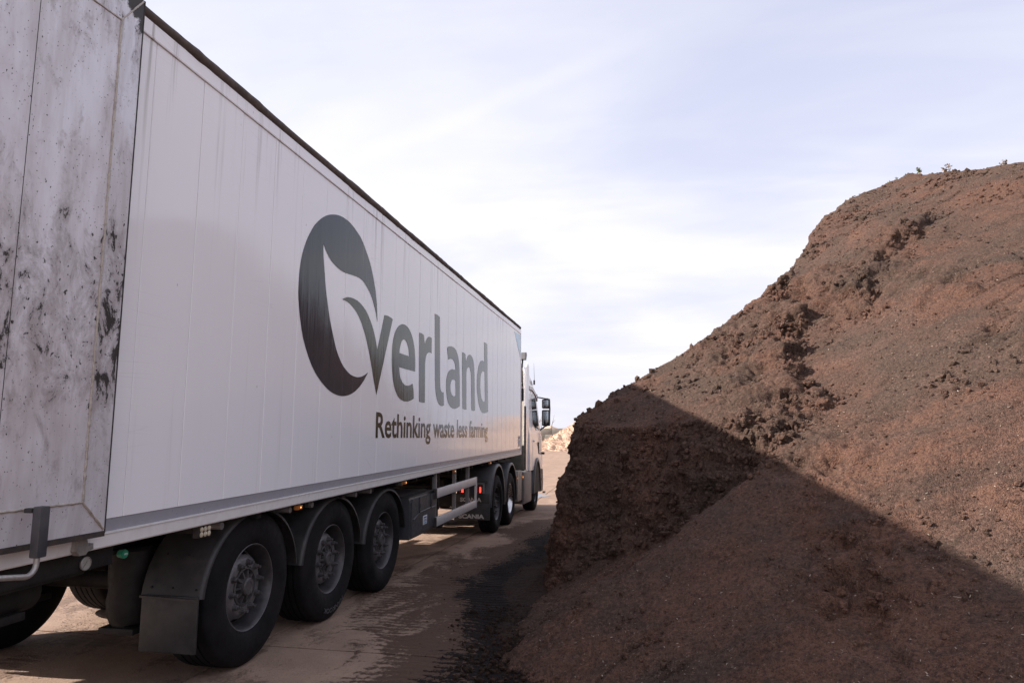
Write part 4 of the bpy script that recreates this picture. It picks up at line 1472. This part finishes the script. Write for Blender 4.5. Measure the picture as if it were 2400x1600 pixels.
def side_x(z):
    zz = [l[0] for l in lev_]
    return float(np.interp(z, zz, [l[1] for l in lev_]))


m = MB()
rings = []
for z_, xr, yf_, yr_, cr in lev_:
    hw = xr - CX
    pts = [(hw, yr_)]
    cr_ = min(cr, (yf_ - yr_) * .8)
    for k in range(9):
        t = math.radians(90 * k / 8)
        pts.append((hw - cr_ + cr_ * math.cos(t), yf_ - cr_ + cr_ * math.sin(t)))
    full = [(CX + a_, b_) for a_, b_ in pts] + [(CX - a_, b_) for a_, b_ in pts[::-1]]
    rings.append([(a_, b_, z_) for a_, b_ in full])
nr = len(rings[0])
vs = [p for r in rings for p in r]
fs = [(i * nr + k, i * nr + (k + 1) % nr, (i + 1) * nr + (k + 1) % nr, (i + 1) * nr + k) for i in range(len(rings) - 1) for k in range(nr)]
fs += [tuple(range(nr)), tuple(range(len(vs) - nr, len(vs)))]
m.add(vs, fs)
cab = m.build('cab', M_cab, trac, 32)
m = MB()
m.prism([(12.86 + .61 * math.sin(math.radians(t)), .525 + .78 * math.cos(math.radians(t))) for t in range(-90, 91, 10)] + [(13.47, .45), (12.25, .45)], -.30, .068, 'x')
m.build('wheel_well', M_seal, trac, 0)  # dark panel over the cab side, standing for the shaded gap above the tyre
# back wall, fairing blade, stack
MB().box(-2.42, -.10, 11.66, 11.719, 1.62, 3.45, .02).build('cab_back', M_cream, trac)
MB().box(-2.42, -.06, 11.60, 11.719, .98, 1.615, .02).build('cab_back_lower', M_frame, trac)
m = MB()
m.prism([(11.30, 1.10), (11.32, 2.90), (11.36, 3.50), (11.50, 3.62), (11.74, 3.56), (11.74, 1.04), (11.50, 1.02), (11.40, 1.06)], .000, .030, 'x')
m.build('side_fairing', M_cab, trac, 30)
m = MB()
m.box(-.012, .035, 11.255, 11.30, 1.06, 2.55, .01)
m.build('fairing_edge', M_seal, trac)
m = MB()
m.tube([(-.10, 11.16, 1.5), (-.10, 11.16, 3.1)], .055, 14)
m.build('air_intake_stack', M_cream, trac)
m = MB()
m.tube([(-.06, 11.2, 3.0), (-.07, 11.22, 3.35), (-.05, 11.24, 3.66)], .02, 8)
m.tube([(-.10, 11.16, 3.05), (-.03, 11.16, 3.05)], .03, 8)
m.tube([(-.03, 11.18, 2.95), (-.05, 11.2, 3.4), (-.10, 11.2, 3.62)], .012, 8)
m.box(-.12, -.01, 11.12, 11.24, 2.66, 2.96, .02)
m.build('coiled_air_lines', M_frame, trac)
m = MB()
m.prism([(11.12, 3.66), (11.20, 3.83), (11.40, 3.86), (11.46, 3.80), (11.36, 3.66)], -.14, .02, 'x')
m.build('stack_hood', M_grey, trac, 40)
# door, window, trims follow the taper of the cab side


def on_side(poly, d0, d1):
    mm = MB()
    nn_ = len(poly)
    mm.add([(side_x(z) + d, y, z) for d in (d0, d1) for y, z in poly],
           [tuple(range(nn_)), tuple(range(2 * nn_ - 1, nn_ - 1, -1))] + [(i, i + nn_, (i + 1) % nn_ + nn_, (i + 1) % nn_) for i in range(nn_)])
    return mm


dpoly = [(12.20, 1.12), (12.20, 1.6), (12.20, 2.1), (12.20, 2.5), (12.22, 2.92), (12.5, 3.02), (12.9, 3.0), (13.15, 2.85), (13.35, 2.5), (13.52, 2.1), (13.60, 1.85), (13.62, 1.40), (13.58, 1.12)]
dd = on_side(dpoly, -.02, .006).build('door', M_cab, trac, 30)
wpoly = [(12.36, 2.18), (12.36, 2.5), (12.38, 2.90), (12.6, 2.95), (12.9, 2.92), (13.06, 2.80), (13.22, 2.5), (13.36, 2.10), (12.9, 2.02)]
on_side(wpoly, .0, .010).build('window', M_glass, dd, 0)
MB().box(.055, .085, 12.30, 12.48, 1.72, 1.76, .008).build('handle', M_cab, dd)
on_side([(12.0, 3.02), (12.0, 3.10), (12.6, 3.12), (13.1, 3.0), (13.35, 2.86), (13.30, 2.80), (13.0, 2.95), (12.5, 3.03)], -.01, .03).build('wind_deflector', M_visor, trac)
MB().box(.055, .072, 13.10, 13.22, 1.42, 1.72, .006).build('side_vent', M_seal, trac)
# small round emblem on the door
emb = MB()
ring = [(13.45 + .20 * math.sin(t) * .7, 1.72 + .26 * math.cos(t)) for t in [2 * math.pi * k / 28 for k in range(28)]]
ring2 = [(13.465 + .155 * math.sin(t) * .7, 1.72 + .22 * math.cos(t)) for t in [2 * math.pi * k / 28 for k in range(28)]]
me = shape_mesh('door_emblem', [ring, ring2], M_decal, lambda u, v, d: (side_x(v) + .0085 + d, u, v))
obj('door_emblem', me, dd)
# bumper and front step
m = MB()
m.prism([(13.72, .42), (14.14, .42), (14.22, .62), (14.18, 1.00), (13.86, 1.015), (13.76, .80)], -2.48, XO - .01, 'x')
m.build('bumper', M_plastic, trac, 30)
MB().box(-2.3, -.2, 14.13, 14.19, 1.1, 1.9, .02).build('grille', M_seal, trac)
ws = MB()
ws.add([(-.42, 14.005, 2.10), (-2.08, 14.005, 2.10), (-2.02, 13.69, 2.88), (-.48, 13.69, 2.88)], [(0, 1, 2, 3)])
ws.add([(-.42, 14.075, 2.10), (-2.08, 14.075, 2.10), (-2.02, 13.73, 2.88), (-.48, 13.73, 2.88)], [(0, 1, 2, 3)])
ws.build('windscreen', M_glass, trac, 0)
MB().box(-.30, .045, 14.10, 14.20, .82, .98, .03).build('headlamp', M_lens, trac)
MB().box(XO + .010, XO + .03, 13.72, 13.78, .70, .78, .004).build('marker_lamp', M_reddark, trac)
MB().box(XO + .0, XO + .09, 13.70, 13.80, 1.40, 1.46, .015).build('kerb_lamp', M_seal, trac)
m = MB()
m.box(XO, XO + .07, 14.0, 14.14, .36, .41, .01)
m.build('step_bracket', M_galv, trac)
# mirrors
m = MB()
m.tube([(-.09, 13.60, 2.94), (.04, 13.68, 2.925), (.16, 13.74, 2.905), (.25, 13.76, 2.90)], .018, 10)
m.box(-.13, -.04, 13.50, 13.68, 2.86, 3.02, .03)
m.tube([(.27, 13.76, 2.9), (.285, 13.76, 2.62), (.27, 13.76, 2.2), (.12, 13.75, 2.13), (.02, 13.66, 2.04)], .020, 10)
arm = m.build('mirror_arm', M_plastic, trac)
for (z0_, z1_, gz0, gz1) in ((2.635, 2.89, 2.66, 2.87), (2.165, 2.60, 2.19, 2.575)):
    m = MB()
    m.box(.068, .292, 13.70, 13.84, z0_, z1_, .035)
    hd = m.build('mirror_head', M_plastic, trac)
    g = MB()
    g.box(.104, .254, 13.692, 13.6995, gz0 + .015, gz1 - .015, .003)
    g.build('mirror_glass', M_mirror, hd)
MB().tube([(-.03, 13.0, 3.34), (-.045, 12.99, 3.80)], [.006, .002], 6).build('antenna', M_seal, trac)
MB().box(-.055, -.015, 12.96, 13.04, 3.22, 3.34, .012).build('antenna_base', M_seal, trac)

# ------------------------------------------------------------------ things beyond the lorry
# push wall of stacked concrete blocks
wall = tag(empty('concrete_block_wall', (0, 71, -.43)), 'long grey wall of stacked concrete blocks behind the wood chip heap', 'wall')
bmsh = MB().box(-.79, .79, -.4, .4, .005, .69, .03).mesh('concrete_block', M_wallc)
for c in range(3):
    for k in range(24):
        obj('concrete_block', bmsh, wall, (-22 + 1.6 * k + (.8 if c % 2 else 0), rnd.uniform(-.015, .015), .695 * c), (0, 0, rnd.uniform(-.004, .004)))
# wood chip heap
gx = np.arange(-9.5, 16, .13)
gy = np.arange(57.5, 70.2, .13)
X, Y = np.meshgrid(gx, gy)
prof_l = .62 * (X + 7.4) + .25 * fbm(X * .5, Y * .5, seed=101, oct=3)
H = smin(prof_l, .72 * (Y - 59.3) + .3 * fbm(X * .4, Y * .4, seed=103, oct=3), .4)
H = smin(H, 2.45 + .28 * fbm(X * .45, Y * .3, seed=105, oct=3) + .06 * (X + 3), .5)
H = smin(H, .9 * (70.0 - Y), .4)
H = smin(H, .7 * (15.5 - X), .4)
H = H + .16 * fbm(X * 1.5, Y * 1.5, seed=107, oct=3) + .28 * np.abs(vn(X * 2.4, Y * 2.4, seed=109)) + .14 * vn(X * 3.7, Y * 3.7, seed=113)
Z = -.43 + H
ny_, nx_ = X.shape
idx = np.arange(ny_ * nx_).reshape(ny_, nx_)
quads = np.stack([idx[:-1, :-1], idx[:-1, 1:], idx[1:, 1:], idx[1:, :-1]], -1)[(H > -.15)[:-1, :-1]]
used = np.unique(quads)
remap = np.zeros(ny_ * nx_, np.int64)
remap[used] = np.arange(len(used))
wh = tag(obj('wood_chip_heap', np_mesh('wood_chip_heap', np.stack([X, Y, Z], -1).reshape(-1, 3)[used], remap[quads], M_wood)),
         'sunlit pale tan heap of shredded wood across the yard', 'wood chip heap')
# shredded pieces on its surface
ok = np.argwhere((H > .02) & (X < 4))
pick = ok[rs.randint(0, len(ok), 9000)]
px, py, pz = X[pick[:, 0], pick[:, 1]], Y[pick[:, 0], pick[:, 1]], Z[pick[:, 0], pick[:, 1]]
ctr = np.stack([px, py, pz], -1) + rs.uniform(-.06, .06, (len(px), 3))
a = rs.normal(size=(len(px), 3))
a /= np.linalg.norm(a, axis=1, keepdims=True)
b = np.cross(a, rs.normal(size=(len(px), 3)))
b /= np.linalg.norm(b, axis=1, keepdims=True)
c3 = np.cross(a, b)
L = rs.uniform(.03, .12, len(px))
Wd = rs.uniform(.015, .04, len(px))
corners = [ctr + a * (L * sa)[:, None] + b * (Wd * sb)[:, None] + c3 * (Wd * .4 * sn)[:, None] for sa, sb, sn in
           [(-1, -1, -1), (1, -.7, -1), (1, .7, -1), (-1, 1, -1), (-1, -1, 1), (1, -.7, 1), (1, .7, 1), (-1, 1, 1)]]
FF = BF[None] + (np.arange(len(px)) * 8)[:, None, None]
tag(obj('shredded_pieces', np_mesh('shredded_pieces', np.stack(corners, 1).reshape(-1, 3), FF.reshape(-1, 4), M_wood, False), wh), kind='stuff')
# brushwood heap behind the wall, with a few bare branches standing out of it
def mound(name, cx_0, cy_0, rx, ry, hh, seed, mat, label, cat):
    n_, k_ = 40, 12
    vs = [(cx_0, cy_0, -.43 + hh)]
    for j in range(1, k_ + 1):
        for i in range(n_):
            t = 2 * math.pi * i / n_
            r = j / k_
            x_, y_ = cx_0 + rx * r * math.cos(t), cy_0 + ry * r * math.sin(t)
            vs.append((x_, y_, -.43 - .1 * r + hh * (1 - r ** 1.6) * (1 + .3 * float(fbm(np.array([x_ * .9]), np.array([y_ * .9]), seed=seed, oct=3)[0]))))
    fs = [(0, 1 + i, 1 + (i + 1) % n_) for i in range(n_)]
    for j in range(k_ - 1):
        fs += [(1 + j * n_ + i, 1 + (j + 1) * n_ + i, 1 + (j + 1) * n_ + (i + 1) % n_, 1 + j * n_ + (i + 1) % n_) for i in range(n_)]
    return tag(MB().add(vs, fs).build(name, mat, None, 180), label, cat)


bh = mound('brushwood_heap', -7.9, 77, 5.0, 3.0, 2.3, 111, M_wood, 'brushwood heap with bare branches showing above the concrete wall', 'brushwood')
for k in range(4):
    x_, y_ = -7.9 + rnd.uniform(-1.6, 3.2), 76.5 + rnd.uniform(-1, 1)
    z_ = 1.5
    p0 = Vector((x_, y_, z_))
    pts, rr = [p0], [.05]
    dr_ = Vector((rnd.uniform(-.6, .6), rnd.uniform(-.3, .3), 1)).normalized()
    for s in range(4):
        dr_ = (dr_ + Vector((rnd.uniform(-.25, .25), rnd.uniform(-.2, .2), 0))).normalized()
        pts.append(pts[-1] + dr_ * rnd.uniform(.3, .55))
        rr.append(.05 * (1 - .22 * (s + 1)))
    mb = MB().tube(pts, rr, 6)
    mb.tube([pts[2], pts[2] + Vector((rnd.uniform(-.4, .4), 0, .45))], [.025, .01], 5)
    mb.build('branch', M_bark, bh)

# ------------------------------------------------------------------ weeds and tufts on the crest
def weed(x_, y_, size, nl, label, dry=False, sink=.02):
    z_ = float(heap_height(np.array([x_]), np.array([y_]))[0]) - sink
    root = tag(empty('weed', (x_, y_, z_)), label, 'weed', 'weeds on the crest of the compost heap')
    st, lf = MB(), MB()
    for i in range(nl):
        a_ = rnd.uniform(0, 2 * math.pi)
        lean = rnd.uniform(.1, .7)
        hh = size * rnd.uniform(.5, 1.0)
        tip = Vector((math.cos(a_) * lean * hh, math.sin(a_) * lean * hh, hh))
        base = Vector((rnd.uniform(-.5, .5) * size * .5, rnd.uniform(-.5, .5) * size * .5, 0))
        mid = base + tip * .55 + Vector((0, 0, .1 * hh))
        st.tube([base, mid, base + tip], [.004, .003, .002], 5)
        for q_ in range(7):
            t = rnd.uniform(.3, 1.0)
            c_ = base + tip * t
            d1 = Vector((rnd.uniform(-1, 1), rnd.uniform(-1, 1), rnd.uniform(-.2, .7))).normalized()
            d2 = d1.cross(Vector((rnd.uniform(-1, 1), rnd.uniform(-1, 1), rnd.uniform(-1, 1)))).normalized()
            l_ = size * rnd.uniform(.16, .34)
            w_ = l_ * .3
            lf.add([c_, c_ + d1 * l_ * .5 + d2 * w_, c_ + d1 * l_, c_ + d1 * l_ * .5 - d2 * w_], [(0, 1, 2, 3)])
    st.build('stem', M_stemdry, root)
    lf.build('leaf_cluster', M_stemdry if dry else M_leaf, root, 0)
    return root


def skyline(x_, back=.0):
    """where the crest stands highest as one looks up the heap at this x"""
    yy_ = np.arange(6.0, 10.4, .03)
    zz_ = heap_height(np.full_like(yy_, x_), yy_)
    k_ = int(np.argmax((zz_ - CAM[2]) / np.hypot(x_ - CAM[0], yy_ - CAM[1])))
    return x_, float(yy_[k_]) - back


weed(*skyline(8.25), .17, 8, 'tallest leafy green weed on the crest of the compost heap')
weed(*skyline(8.40), .15, 9, 'dry brown tuft just right of the tallest green weed', True)
weed(*skyline(7.75), .07, 4, 'tiny green sprout, leftmost of the weeds on the crest')
weed(*skyline(7.9), .09, 4, 'small green weed between the tiny sprout and the tallest weed')
weed(*skyline(8.9, .5), .12, 5, 'low green weed on the face below the right-hand crest')
weed(*skyline(8.75), .11, 9, 'dry tuft in the dip along the right-hand crest', True)
